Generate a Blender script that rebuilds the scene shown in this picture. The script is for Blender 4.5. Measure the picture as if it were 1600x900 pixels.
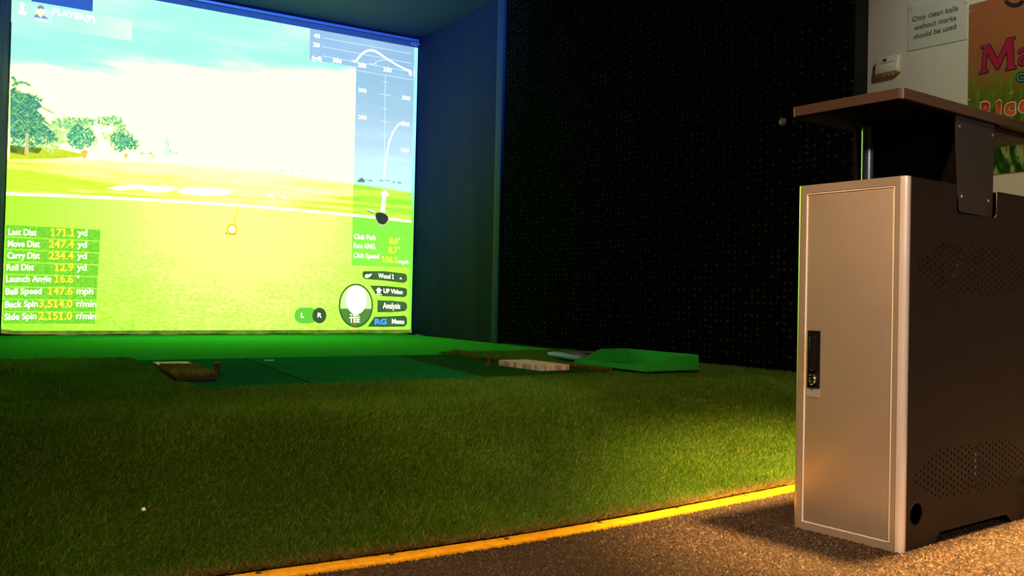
import bpy, bmesh, math, random
import numpy as np
from mathutils import Vector, Matrix
random.seed(7); rng = np.random.default_rng(7)
for o in list(bpy.data.objects): bpy.data.objects.remove(o)
SC = bpy.context.scene; COL = SC.collection
# ------------------------------------------------------------------ camera
RT = Vector((0.84639561, -0.53217906, 0.01999769)); UP = Vector((-0.0221991, 0.00226142, 0.99975101)); FW = Vector((0.53209178, 0.8466288, 0.00989984))
O = Vector((0, 0, .55)); F = 1409.6
cd = bpy.data.cameras.new('camera'); cam = bpy.data.objects.new('camera', cd); COL.objects.link(cam)
m = Matrix(((RT.x, UP.x, -FW.x), (RT.y, UP.y, -FW.y), (RT.z, UP.z, -FW.z))).to_4x4(); m.translation = O
cam.matrix_world = m; cd.sensor_width = 36; cd.lens = 36 * F / 1600; cd.clip_start = .02
SC.camera = cam
# ------------------------------------------------------------------ world, lamps, exposure
w = bpy.data.worlds.new('world'); SC.world = w; w.use_nodes = True
w.node_tree.nodes['Background'].inputs[0].default_value = (.5, .5, .55, 1); w.node_tree.nodes['Background'].inputs[1].default_value = .0
def spot(name, loc, tgt, e, col, ang, blend=1, rad=.04):
    l = bpy.data.lights.new(name, 'SPOT'); l.energy = e; l.color = col; l.spot_size = math.radians(ang); l.spot_blend = blend; l.shadow_soft_size = rad
    o = bpy.data.objects.new(name, l); COL.objects.link(o); o.location = loc
    o.rotation_euler = (Vector(tgt) - Vector(loc)).to_track_quat('-Z', 'Y').to_euler()
    return o
WARM = (1, .56, .22)
spot('ceiling_or_fill_spot', (2.05, 1.27, 2.62), (2.40, 1.20, 0), 4300, (1, .56, .17), 57, 1, .075)
spot('ceiling_or_fill_spot', (0.35, 0.55, 2.62), (1.50, 1.18, .55), 400, (1, .56, .25), 88, 1, .06)
spot('ceiling_or_fill_spot', (1.1, -1.9, 1.9), (1.9, 1.3, .5), 150, (1, .86, .93), 26, .6, .10)  # added unseen light behind the camera, for the highlight on the cabinet corner
spot('ceiling_or_fill_spot', (-.9, -.6, 2.62), (.35, 2.0, 0), 170, (1, .84, .50), 60, 1, .12)  # added unseen fill that brightens the turf on the left
spot('ceiling_or_fill_spot', (2.75, 1.35, 2.62), (3.7, 1.95, 1.75), 75, (1, .88, .70), 74, 1, .06)  # added unseen wash that brightens the pale wall
spot('projector_beam', (1.9, 3.9, 2.60), (1.95, 7.4, 2.80), 1500, (.08, .24, 1), 100, 1, .02)
SC.view_settings.view_transform = 'Standard'; SC.view_settings.look = 'None'; SC.view_settings.gamma = 1; SC.view_settings.use_curve_mapping = False
SC.view_settings.exposure = 0.0
SCREEN_GAIN = 1.0
# ------------------------------------------------------------------ node helper
class NT:
    def __init__(s, name):
        s.m = bpy.data.materials.new(name); s.m.use_nodes = True; s.t = s.m.node_tree; s.t.nodes.clear()
        s.out = s.n('ShaderNodeOutputMaterial')
    def n(s, typ, **kw):
        nd = s.t.nodes.new(typ)
        for k, v in kw.items(): setattr(nd, k, v)
        return nd
    def put(s, sock, v):
        if isinstance(v, bpy.types.NodeSocket): s.t.links.new(v, sock)
        elif isinstance(v, (tuple, list)) and sock.type == 'RGBA' and len(v) == 3: sock.default_value = (*v, 1)
        else: sock.default_value = v
    def ma(s, op, a, b=0, c=0, clamp=False):
        nd = s.n('ShaderNodeMath', operation=op, use_clamp=clamp); s.put(nd.inputs[0], a); s.put(nd.inputs[1], b); s.put(nd.inputs[2], c); return nd.outputs[0]
    def sm(s, v, a, b, lo=0., hi=1.):
        nd = s.n('ShaderNodeMapRange', interpolation_type='SMOOTHSTEP'); s.put(nd.inputs[0], v)
        for i, x in enumerate((a, b, lo, hi)): s.put(nd.inputs[1 + i], x)
        return nd.outputs[0]
    def mix(s, f, a, b, mode='MIX'):
        nd = s.n('ShaderNodeMix', data_type='RGBA', blend_type=mode); s.put(nd.inputs[0], f); s.put(nd.inputs[6], a); s.put(nd.inputs[7], b); return nd.outputs[2]
    def ramp(s, f, stops):
        nd = s.n('ShaderNodeValToRGB'); s.put(nd.inputs[0], f); e = nd.color_ramp.elements
        while len(e) < len(stops): e.new(.5)
        for x, (p, c) in zip(e, stops): x.position = p; x.color = (*c, 1)
        return nd.outputs[0]
    def co(s, scale=(1, 1, 1), rot=(0, 0, 0), kind='Object'):
        tc = s.n('ShaderNodeTexCoord'); mp = s.n('ShaderNodeMapping'); s.put(mp.inputs[0], tc.outputs[kind])
        mp.inputs[3].default_value = scale; mp.inputs[2].default_value = rot; return mp.outputs[0]
    def xyz(s, v):
        nd = s.n('ShaderNodeSeparateXYZ'); s.put(nd.inputs[0], v); return nd.outputs
    def noise(s, v, sc, det=3, rough=.5, col=False):
        nd = s.n('ShaderNodeTexNoise'); s.put(nd.inputs['Vector'], v); s.put(nd.inputs['Scale'], sc); s.put(nd.inputs['Detail'], det); s.put(nd.inputs['Roughness'], rough)
        return nd.outputs[1 if col else 0]
    def bump(s, h, st=.3, d=.002):
        nd = s.n('ShaderNodeBump'); s.put(nd.inputs['Height'], h); nd.inputs['Strength'].default_value = st; nd.inputs['Distance'].default_value = d; return nd.outputs[0]
    def bsdf(s, col, rough=.6, metal=0, nrm=None, spec=.5, **kw):
        b = s.n('ShaderNodeBsdfPrincipled'); s.put(b.inputs['Base Color'], col); s.put(b.inputs['Roughness'], rough); s.put(b.inputs['Metallic'], metal)
        s.put(b.inputs['Specular IOR Level'], spec)
        if nrm is not None: s.put(b.inputs['Normal'], nrm)
        for k, v in kw.items(): s.put(b.inputs[k], v)
        s.t.links.new(b.outputs[0], s.out.inputs[0]); return s.m
    def emit(s, col, st=1., boost=0.):
        if boost:                        # projector whites far brighter than the camera's clipping point
            sub = s.n('ShaderNodeVectorMath', operation='SUBTRACT'); s.put(sub.inputs[0], col); sub.inputs[1].default_value = (.9, .9, .9)
            mx = s.n('ShaderNodeVectorMath', operation='MAXIMUM'); s.put(mx.inputs[0], sub.outputs[0]); mx.inputs[1].default_value = (0, 0, 0)
            mu = s.n('ShaderNodeVectorMath', operation='MULTIPLY_ADD'); s.put(mu.inputs[0], mx.outputs[0]); mu.inputs[1].default_value = (boost * .5, boost * 1.2, boost); s.put(mu.inputs[2], col); col = mu.outputs[0]
        e = s.n('ShaderNodeEmission'); s.put(e.inputs[0], col); s.put(e.inputs[1], st); s.t.links.new(e.outputs[0], s.out.inputs[0]); return s.m
def plain(name, col, rough=.5, metal=0, var=.12, sc=40, bump=.1, spec=.5):
    t = NT(name); nz = t.noise(t.co(), sc, 4)
    c = t.mix(nz, tuple(x * (1 - var) for x in col), tuple(min(1, x * (1 + var)) for x in col))
    return t.bsdf(c, rough, metal, t.bump(nz, bump, .0005), spec)
_em = {}
def em(col, st=1.):
    k = (col, st)
    if k not in _em: _em[k] = NT('light_%d' % len(_em)).emit(col, st * SCREEN_GAIN)
    return _em[k]
# ------------------------------------------------------------------ mesh helpers
def link(name, me, mat=None, parent=None):
    o = bpy.data.objects.new(name, me); COL.objects.link(o)
    if mat: me.materials.append(mat)
    if parent: o.parent = parent
    return o
def obj(name, bm, mat=None, parent=None, smooth=False):
    me = bpy.data.meshes.new(name); bmesh.ops.recalc_face_normals(bm, faces=bm.faces[:]) ; bm.to_mesh(me); bm.free()
    if smooth:
        for p in me.polygons: p.use_smooth = True
        me.set_sharp_from_angle(angle=math.radians(35))
    return link(name, me, mat, parent)
def empty(name, loc, rz=0, parent=None):
    o = bpy.data.objects.new(name, None); COL.objects.link(o); o.location = loc; o.rotation_euler = (0, 0, rz); o.empty_display_size = .05
    if parent: o.parent = parent
    return o
def tag(o, label=None, cat=None, group=None, kind=None):
    for k, v in (('label', label), ('category', cat), ('group', group), ('kind', kind)):
        if v: o[k] = v
    return o
def box(x0, x1, y0, y1, z0, z1, bev=0, seg=2, bm=None, edges=None):
    b = bm or bmesh.new()
    r = bmesh.ops.create_cube(b, size=1); vs = r['verts']
    for v in vs: v.co = Vector(((x0 + x1) / 2 + v.co.x * (x1 - x0), (y0 + y1) / 2 + v.co.y * (y1 - y0), (z0 + z1) / 2 + v.co.z * (z1 - z0)))
    if bev:
        es = list({e for v in vs for e in v.link_edges})
        if edges: es = [e for e in es if edges(e)]
        bmesh.ops.bevel(b, geom=es, offset=bev, segments=seg, affect='EDGES', profile=.5)
    return b
def vert_edge(e): return abs(e.verts[0].co.z - e.verts[1].co.z) > 1e-6 and abs(e.verts[0].co.x - e.verts[1].co.x) < 1e-6 and abs(e.verts[0].co.y - e.verts[1].co.y) < 1e-6
def cyl(r, h, loc, axis='Z', n=24, bm=None, r2=None):
    b = bm or bmesh.new(); q = bmesh.ops.create_cone(b, cap_ends=True, segments=n, radius1=r, radius2=r if r2 is None else r2, depth=h)
    R = {'Z': Matrix(), 'X': Matrix.Rotation(math.pi / 2, 4, 'Y'), 'Y': Matrix.Rotation(-math.pi / 2, 4, 'X')}[axis]
    bmesh.ops.transform(b, matrix=Matrix.Translation(loc) @ R, verts=q['verts']); return b
def lathe(prof, n=24, loc=(0, 0, 0)):
    b = bmesh.new(); rings = []
    for r, z in prof:
        rings.append([b.verts.new((loc[0] + r * math.cos(2 * math.pi * k / n), loc[1] + r * math.sin(2 * math.pi * k / n), loc[2] + z)) for k in range(n)])
    for a, c in zip(rings, rings[1:]):
        for k in range(n): b.faces.new((a[k], a[(k + 1) % n], c[(k + 1) % n], c[k]))
    b.faces.new(rings[0]); b.faces.new(rings[-1]); return b
def poly(pts, d, bm=None):
    """prism: pts list of 3D points, extruded by vector d"""
    b = bm or bmesh.new(); A = [b.verts.new(p) for p in pts]; B = [b.verts.new(Vector(p) + Vector(d)) for p in pts]; n = len(pts)
    b.faces.new(A); b.faces.new(B[::-1])
    for i in range(n): b.faces.new((A[i], B[i], B[(i + 1) % n], A[(i + 1) % n]))
    return b
def tube(pts, r, n=10, bm=None, r2=None):
    b = bm or bmesh.new(); pts = [Vector(p) for p in pts]; rings = []
    for i, p in enumerate(pts):
        d = (pts[min(i + 1, len(pts) - 1)] - pts[max(i - 1, 0)]).normalized()
        u = d.cross(Vector((0, 0, 1)));  u = u.normalized() if u.length > .05 else Vector((1, 0, 0)); v = d.cross(u)
        rr = r if r2 is None else r + (r2 - r) * i / (len(pts) - 1)
        rings.append([b.verts.new(p + (u * math.cos(2 * math.pi * k / n) + v * math.sin(2 * math.pi * k / n)) * rr) for k in range(n)])
    for a, c in zip(rings, rings[1:]):
        for k in range(n): b.faces.new((a[k], a[(k + 1) % n], c[(k + 1) % n], c[k]))
    b.faces.new(rings[0]); b.faces.new(rings[-1]); return b
def curve_mesh(cu):
    o = bpy.data.objects.new('tmp', cu); COL.objects.link(o)
    me = bpy.data.meshes.new_from_object(o.evaluated_get(bpy.context.evaluated_depsgraph_get()))
    bpy.data.objects.remove(o); return me
def plate(outer, holes, thick):
    """2D plate with holes; returns mesh in xy, thickness along z centred"""
    cu = bpy.data.curves.new('tmp', 'CURVE'); cu.dimensions = '2D'; cu.fill_mode = 'BOTH'; cu.extrude = thick / 2
    for pts in [outer] + holes:
        sp = cu.splines.new('POLY'); sp.points.add(len(pts) - 1); sp.use_cyclic_u = True
        for p, q in zip(sp.points, pts): p.co = (q[0], q[1], 0, 1)
    return curve_mesh(cu)
def text_mesh(s, offset=0, res=3, shear=0):
    cu = bpy.data.curves.new('t', 'FONT'); cu.body = s; cu.size = 1; cu.offset = offset; cu.resolution_u = res; cu.shear = shear; cu.fill_mode = 'FRONT'; cu.extrude = 0
    return curve_mesh(cu)
def text_on(name, s, P0, P1, H, mat, parent, offset=0, thick=None, shear=0, res=3):
    """fit text between baseline points P0, P1 (3D) with cap-height vector H"""
    me = text_mesh(s, offset, res, shear)
    if any(c in '1' for c in s):                     # give the figure 1 its flag and foot
        one = text_mesh('1', offset); bw = max(v.co.x for v in one.vertices) - min(v.co.x for v in one.vertices); top = max(v.co.y for v in one.vertices); bpy.data.meshes.remove(one)
        b = bmesh.new(); b.from_mesh(me)
        for i, ch in enumerate(s):
            if ch != '1': continue
            pm = text_mesh(s[:i + 1], offset); xr = max(v.co.x for v in pm.vertices); bpy.data.meshes.remove(pm); xl = xr - bw; lo = -offset
            for pts in ([(xl, top), (xl, top - bw * 1.1), (xl - .13, top - .20), (xl - .13, top - .20 + bw)], [(xl - .11, lo), (xl, lo), (xl, lo + bw * .8), (xl - .11, lo + bw * .8)], [(xr, lo), (xr + .10, lo), (xr + .10, lo + bw * .8), (xr, lo + bw * .8)]):
                b.faces.new([b.verts.new((x, y, 0)) for x, y in pts])
        b.to_mesh(me); b.free()
    co = np.empty(len(me.vertices) * 3); me.vertices.foreach_get('co', co); co = co.reshape(-1, 3)
    ref = text_mesh('E', 0); rc = max(v.co.y for v in ref.vertices); bpy.data.meshes.remove(ref)
    x0, x1 = co[:, 0].min(), co[:, 0].max(); P0 = np.array(P0); P1 = np.array(P1); H = np.array(H)
    out = P0 + np.outer((co[:, 0] - x0) / (x1 - x0), P1 - P0) + np.outer(co[:, 1] / rc, H)
    me.vertices.foreach_set('co', out.ravel()); me.update()
    return link(name, me, mat, parent)
def noisy(name, c0, c1, s=40):
    t = NT(name); n = t.noise(t.co(), s, 3, .7); return t.emit(t.mix(t.sm(n, .3, .7), c0, c1), SCREEN_GAIN)
def ray(px, py): return FW + RT * ((px - 800) / F) - UP * ((py - 450) / F)
YS = 7.3748
def S(px, py, off=0.):          # measured point of the photographed screen -> its place on the real screen cloth
    d = ray(px, py); t = (YS - O.y) / d.y; p = O + d * t; return Vector((p.x, YS - off, p.z))
def uv(u, v, off=0.): return Vector((.355 + 3.212 * u, YS - off, .235 + 2.551 * v))
XW = 3.70
def Wp(px, py, off=0.):         # measured point of the poster wall -> its place on that wall
    d = ray(px, py); t = (XW - O.x) / d.x; p = O + d * t; return Vector((XW - off, p.y, p.z))
def fl(px, py, z):
    d = ray(px, py); t = (z - O.z) / d.z; return O + d * t
def flat(name, pts, mat, parent, th=.0006, dirn=(0, 1, 0)):
    return obj(name, poly(pts, Vector(dirn) * th), mat, parent)

# ================================================================== SETTING
STRIP = [(-1.6, 1.80), (-.6, 1.765), (.1, 1.738), (.419, 1.728), (.8, 1.714), (1.084, 1.712), (1.3, 1.722), (1.527, 1.74), (1.8, 1.768), (2.129, 1.807), (2.6, 1.86), (3.69, 1.98)]
SX = np.array([p[0] for p in STRIP]); SY = np.array([p[1] for p in STRIP])
def strip_y(x): return np.interp(x, SX, SY)
def turf_z(x, y):
    t = np.clip((y - strip_y(x) - .03) / .95, 0, 1); s = t * t * (3 - 2 * t)
    wob = .006 * np.sin(x * 2.3 + 1) * np.sin(y * 3.1) * np.clip((y - strip_y(x)) * 3, 0, 1) * (y < 3.2)
    return .010 + .185 * s + wob
# carpet
t = NT('brown_loop_carpet')
v = t.co(rot=(0, 0, math.radians(24))); X = t.xyz(v)
wv = t.n('ShaderNodeTexWave', wave_type='BANDS', bands_direction='X'); t.put(wv.inputs['Vector'], v); wv.inputs['Scale'].default_value = 52; wv.inputs['Distortion'].default_value = 1.2; wv.inputs['Detail'].default_value = 1; wv.inputs['Detail Scale'].default_value = 3
nz = t.noise(v, 210, 3, .7); nz2 = t.noise(t.co(), 2.2, 4); nz3 = t.noise(v, 140, 2, .6)
c = t.ramp(nz, [(.30, (.035, .026, .022)), (.48, (.12, .09, .07)), (.62, (.25, .20, .16)), (.75, (.50, .42, .34))])
c = t.mix(t.sm(wv.outputs[0], 0, .6, .55, 0.), c, (.03, .022, .02))
c = t.mix(t.ma('MULTIPLY', nz2, .35), c, t.mix(.5, c, (.10, .075, .06)))
h = t.ma('ADD', t.ma('ADD', nz, t.ma('MULTIPLY', nz3, .8)), t.ma('MULTIPLY', wv.outputs[0], .5))
M_CARPET = t.bsdf(c, .9, 0, t.bump(h, .9, .004), .2)
flo = obj('floor', box(-2.6, 3.9, -2.6, 1.98, -.1, 0), M_CARPET); tag(flo, kind='structure')
sub = obj('floor', box(-2.6, 3.9, 1.98, 7.7, -.1, -.001), plain('sub_floor_grey', (.1, .1, .1), .8)); tag(sub, kind='structure')
def carpet_loops():
    a = math.radians(-24); ex = np.array([math.cos(a), math.sin(a)]); ey = np.array([-math.sin(a), math.cos(a)])
    i, j = np.meshgrid(np.arange(-380, 640), np.arange(-300, 520), indexing='ij'); i = i.ravel(); j = j.ravel()
    gx = i * .0050 + rng.normal(0, .0004, i.size); gy = j * .0056 + (i % 2) * .0028 + rng.normal(0, .0009, i.size)
    P = np.outer(gx, ex) + np.outer(gy, ey) + np.array([1.3, .9]); x, y = P[:, 0], P[:, 1]
    k = (y < strip_y(x) - .027) & (y > .55) & (x > .2) & (x < 2.75) & (y > 1.72 - 1.15 * x - .5 + .0) ; P = P[k]; n = len(P)
    hw = .0022 * rng.uniform(.85, 1.2, n); hl = .0031 * rng.uniform(.8, 1.2, n); h = .0034 * rng.uniform(.6, 1.3, n)
    th = rng.normal(0, .35, n); c, s_ = np.cos(th), np.sin(th); vx = np.outer(c, ex) + np.outer(s_, ey); vy = np.outer(-s_, ex) + np.outer(c, ey)
    z0 = np.full(n, -.0005); tilt = rng.normal(0, .0012, (n, 2))
    def pt(a_, b_, z): return np.column_stack([P + vx * (hw * a_)[:, None] + vy * (hl * b_)[:, None], z])
    V = np.stack([pt(-1, -1, z0), pt(1, -1, z0), pt(1, 1, z0), pt(-1, 1, z0), pt(-.45, -.5, h), pt(.45, -.5, h), pt(.45, .5, h), pt(-.45, .5, h)], 1); V[:, 4:, :2] += tilt[:, None, :]
    q_ = np.array([[0, 1, 5, 4], [1, 2, 6, 5], [2, 3, 7, 6], [3, 0, 4, 7], [4, 5, 6, 7]]); f = (np.arange(n) * 8)[:, None, None] + q_[None]; f = f.reshape(-1, 4)
    me = bpy.data.meshes.new('carpet_pile'); me.vertices.add(n * 8); me.vertices.foreach_set('co', V.ravel()); me.loops.add(f.size); me.loops.foreach_set('vertex_index', f.ravel()); me.polygons.add(len(f)); me.polygons.foreach_set('loop_start', np.arange(len(f)) * 4); me.update(calc_edges=True)
    me.polygons.foreach_set('use_smooth', np.ones(len(f), bool)); return me
t = NT('brown_carpet_loops'); g = t.n('ShaderNodeNewGeometry'); c = t.ramp(g.outputs['Random Per Island'], [(0, (.014, .009, .006)), (.4, (.036, .022, .014)), (.75, (.062, .039, .025)), (.95, (.095, .064, .043)), (1, (.17, .13, .10))])
c = t.mix(t.sm(t.noise(t.co(), 3, 4), .35, .65, 0, .45), c, (.05, .038, .03)); M_LOOP = t.bsdf(c, .85, 0, t.bump(t.noise(t.co(), 900, 2), .5, .001), .15)
lp = link('carpet_pile', carpet_loops(), M_LOOP, flo); tag(lp, kind='stuff')
# walls
M_BEIGE = plain('dim_beige_wall', (.30, .28, .25), .8, 0, .05)
def fabric(name, col, sc=500, rough=.85):
    t = NT(name); v = t.co(); a = t.noise(v, sc, 2); b = t.noise(v, 1.5, 3); x = t.mix(a, tuple(q * .6 for q in col), tuple(q * 1.4 for q in col)); x = t.mix(t.ma('MULTIPLY', b, .5), x, tuple(q * .4 for q in col))
    return t.bsdf(x, rough, 0, t.bump(a, .4, .001), .15)
M_CURT = fabric('blue_black_curtain_cloth', (.020, .034, .085), 420)
M_CEIL = fabric('dark_ceiling_cloth', (.013, .036, .10), 300)
M_BLACK = plain('matt_black', (.006, .006, .007), .7, spec=.2)
t = NT('white_linen_wallcover'); v = t.co((1, 1, 1)); a = t.noise(t.co((120, 120, 18)), 3, 2); b = t.noise(t.co((60, 600, 60)), 1, 1)
c = t.mix(t.ma('ADD', t.ma('MULTIPLY', a, .6), t.ma('MULTIPLY', b, .4)), (.34, .36, .33), (.50, .50, .45))
M_WHITE = t.bsdf(c, .75, 0, t.bump(a, .25, .001), .2)
wr = obj('wall_right', box(XW, XW + .12, -2.6, 7.7, 0, 2.9), M_WHITE); tag(wr, kind='structure')
wb = obj('wall_back', box(-2.6, 3.9, 7.55, 7.7, 0, 2.9), M_BLACK); tag(wb, kind='structure')
wl = obj('wall_left', box(-2.72, -2.6, -2.6, 7.7, 0, 2.9), M_BLACK); tag(wl, kind='structure')
wf = obj('wall_front', box(-2.6, 3.9, -2.72, -2.6, 0, 2.9), M_BEIGE); tag(wf, kind='structure')
ce = obj('ceiling', box(-2.7, 3.82, 1.9, 7.7, 2.873, 2.97), M_CEIL); tag(ce, kind='structure')
ce2 = obj('ceiling', box(-2.7, 3.82, -2.7, 1.9, 2.873, 2.97), M_BEIGE); tag(ce2, kind='structure')

# ------------------------------------------------------------------ studded black wall padding (real lattice of small studs)
def padding():
    y0, y1, z0, z1, PY, PZ = 2.745, 5.89, .2, 2.87, .043, .034
    ny = int((y1 - y0) / PY * 5); nz_ = int((z1 - z0) / PZ * 5)
    ys = np.linspace(y0, y1, ny + 1); zs = np.linspace(z0, z1, nz_ + 1); Y, Z = np.meshgrid(ys, zs, indexing='ij')
    k = np.cos(np.pi * (Y / PY + Z / PZ)) * np.cos(np.pi * (Y / PY - Z / PZ))
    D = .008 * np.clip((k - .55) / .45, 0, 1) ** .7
    co = np.stack([3.606 - D, Y, Z], -1).reshape(-1, 3)
    i, j = np.meshgrid(np.arange(ny), np.arange(nz_), indexing='ij'); a = (i * (nz_ + 1) + j).ravel()
    f = np.stack([a, a + 1, a + nz_ + 2, a + nz_ + 1], -1)
    me = bpy.data.meshes.new('studded_surface'); me.vertices.add(len(co)); me.vertices.foreach_set('co', co.ravel())
    me.loops.add(f.size); me.loops.foreach_set('vertex_index', f.ravel()); me.polygons.add(len(f)); me.polygons.foreach_set('loop_start', np.arange(len(f)) * 4)
    me.update(calc_edges=True); me.polygons.foreach_set('use_smooth', np.ones(len(f), bool)); return me
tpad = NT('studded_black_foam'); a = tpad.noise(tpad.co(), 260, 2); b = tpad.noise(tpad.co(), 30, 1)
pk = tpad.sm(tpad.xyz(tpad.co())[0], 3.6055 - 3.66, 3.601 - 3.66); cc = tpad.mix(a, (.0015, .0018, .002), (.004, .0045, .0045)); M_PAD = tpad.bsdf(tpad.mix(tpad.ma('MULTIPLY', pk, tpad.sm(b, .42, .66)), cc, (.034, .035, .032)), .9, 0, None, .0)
PADX = 1
pad = empty('wall_padding', (3.66, 4.3, .2)); tag(pad, 'black studded foam padding covering the side wall beside the hitting bay', 'wall padding')
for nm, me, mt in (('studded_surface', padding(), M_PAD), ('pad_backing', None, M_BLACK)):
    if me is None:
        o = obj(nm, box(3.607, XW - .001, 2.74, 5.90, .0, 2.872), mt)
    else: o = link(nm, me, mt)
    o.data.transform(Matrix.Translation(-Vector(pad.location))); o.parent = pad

def reparent(o, p):                     # mesh made in world coordinates -> child of p
    loc, rz = Vector(p.location), p.rotation_euler.z
    M = (Matrix.Translation(loc) @ Matrix.Rotation(rz, 4, 'Z')).inverted(); o.data.transform(M); o.parent = p; return o
# ------------------------------------------------------------------ side curtains
def curtain(name, path, z0, z1, mat, amp=.006, folds=9, lean=0):
    n = 90; L = [Vector(p) for p in path]; seg = [0]
    for a, b in zip(L, L[1:]): seg.append(seg[-1] + (b - a).length)
    b_ = bmesh.new(); rows = []
    for iz in range(26):
        v = iz / 25; row = []
        for i in range(n + 1):
            s = seg[-1] * i / n; k = max(q for q in range(len(L) - 1) if seg[q] <= s + 1e-9); f = (s - seg[k]) / (seg[k + 1] - seg[k]); p = L[k].lerp(L[k + 1], f)
            d = (L[k + 1] - L[k]).normalized(); nn = Vector((-d.y, d.x)); a = amp * (math.sin(s * folds + 1.3 * math.sin(v * 3)) + .5 * math.sin(s * folds * 2.3 + v * 4)) * math.sin(math.pi * min(1, i / n * 6 + .05) / 2)
            row.append(b_.verts.new((p.x + nn.x * a + lean * v, p.y + nn.y * a, z0 + (z1 - z0) * v)))
        rows.append(row)
    for r0, r1 in zip(rows, rows[1:]):
        for i in range(n): b_.faces.new((r0[i], r0[i + 1], r1[i + 1], r1[i]))
    geo = bmesh.ops.solidify(b_, geom=b_.faces[:], thickness=.004)
    o = obj(name, b_, mat, smooth=True); return o
c1 = curtain('side_curtain', [(3.585, 7.40), (3.600, 6.9), (3.598, 6.0)], .2, 2.87, M_CURT)
tag(c1, 'dark blue-black cloth curtain hanging right of the lit screen', 'curtain')
pst = obj('padded_post', box(3.585, 3.70, 5.90, 6.0, .19, 2.87, .012, 3), fabric('dark_post_cloth', (.020, .045, .09)), smooth=True)
tag(pst, 'narrow cloth-wrapped upright post between the curtain and the studded wall', 'post')
c2 = curtain('side_curtain', [(.338, 7.41), (.325, 7.2), (.295, 6.8), (.24, 6.3), (-.05, 5.9)], .2, 2.87, M_CURT, .004, 9, .016)
tag(c2, 'dark cloth curtain along the left edge of the lit screen', 'curtain')

# ================================================================== TURF
def leafmat(name, stops, rough=.5, trans=True):
    t = NT(name); g = t.n('ShaderNodeNewGeometry'); r = g.outputs['Random Per Island']; c = t.ramp(r, stops)
    big = t.noise(t.co(), 1.6, 4, .6); c = t.mix(t.sm(big, .42, .62), t.mix(.55, c, (.5, .5, .4), 'MULTIPLY'), c)
    b = t.n('ShaderNodeBsdfPrincipled'); t.put(b.inputs['Base Color'], c); b.inputs['Roughness'].default_value = rough; b.inputs['Specular IOR Level'].default_value = .3
    tr = t.n('ShaderNodeBsdfTranslucent'); t.put(tr.inputs[0], c); mx = t.n('ShaderNodeMixShader'); mx.inputs[0].default_value = .40
    t.t.links.new(b.outputs[0], mx.inputs[1]); t.t.links.new(tr.outputs[0], mx.inputs[2]); t.t.links.new(mx.outputs[0], t.out.inputs[0]); return t.m
M_BLADE = leafmat('coarse_green_blades', [(0, (.045, .13, .004)), (.35, (.080, .25, .005)), (.72, (.13, .33, .006)), (.88, (.20, .19, .012)), (.95, (.32, .25, .05)), (1, (.5, .45, .22))])
M_THATCH = NT('turf_thatch'); a = M_THATCH.noise(M_THATCH.co(), 180, 3, .7); M_THATCH = M_THATCH.bsdf(M_THATCH.mix(a, (.012, .030, .003), (.05, .10, .006)), .9, 0, M_THATCH.bump(a, .8, .006), .1)
MAT = [(.775, 3.32), (2.70, 3.36), (2.52, 4.35), (2.60, 4.76), (.815, 4.78)]       # hitting mat outline
def inside(x, y):
    ins = np.zeros(x.shape, bool); n = len(MAT)
    for i in range(n):
        (xa, ya), (xb, yb) = MAT[i], MAT[(i + 1) % n]
        c = ((ya > y) != (yb > y)) & (x < (xb - xa) * (y - ya) / (yb - ya + 1e-12) + xa); ins ^= c
    return ins
BACK = 4.98
turf = empty('artificial_turf', (1, 3, 0)); tag(turf, 'coarse green artificial turf rising from the yellow edging strip to the tee area', 'artificial turf')
def grid_mesh(x0, x1, y0f, y1, nx, ny, zf, keep=None, zoff=0):
    b = bmesh.new(); V = []
    for i in range(nx + 1):
        x = x0 + (x1 - x0) * i / nx; ya = float(y0f(x)) if callable(y0f) else y0f
        V.append([b.verts.new((x, ya + (y1 - ya) * j / ny, float(zf(x, ya + (y1 - ya) * j / ny)) + zoff)) for j in range(ny + 1)])
    for i in range(nx):
        for j in range(ny):
            q = (V[i][j], V[i + 1][j], V[i + 1][j + 1], V[i][j + 1])
            if keep is None or keep(sum((p.co for p in q), Vector()) / 4): b.faces.new(q)
    for v in [v for v in b.verts if not v.link_faces]: b.verts.remove(v)
    return b
def kp(c): return not (c.y > 4.7 and .81 < c.x < 2.60) and not bool(inside(np.array([c.x]), np.array([c.y]))[0])
base = obj('turf_backing', grid_mesh(-2.59, 3.585, lambda x: strip_y(x) + .022, BACK, 150, 90, turf_z, kp), M_THATCH, smooth=True); reparent(base, turf)
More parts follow.
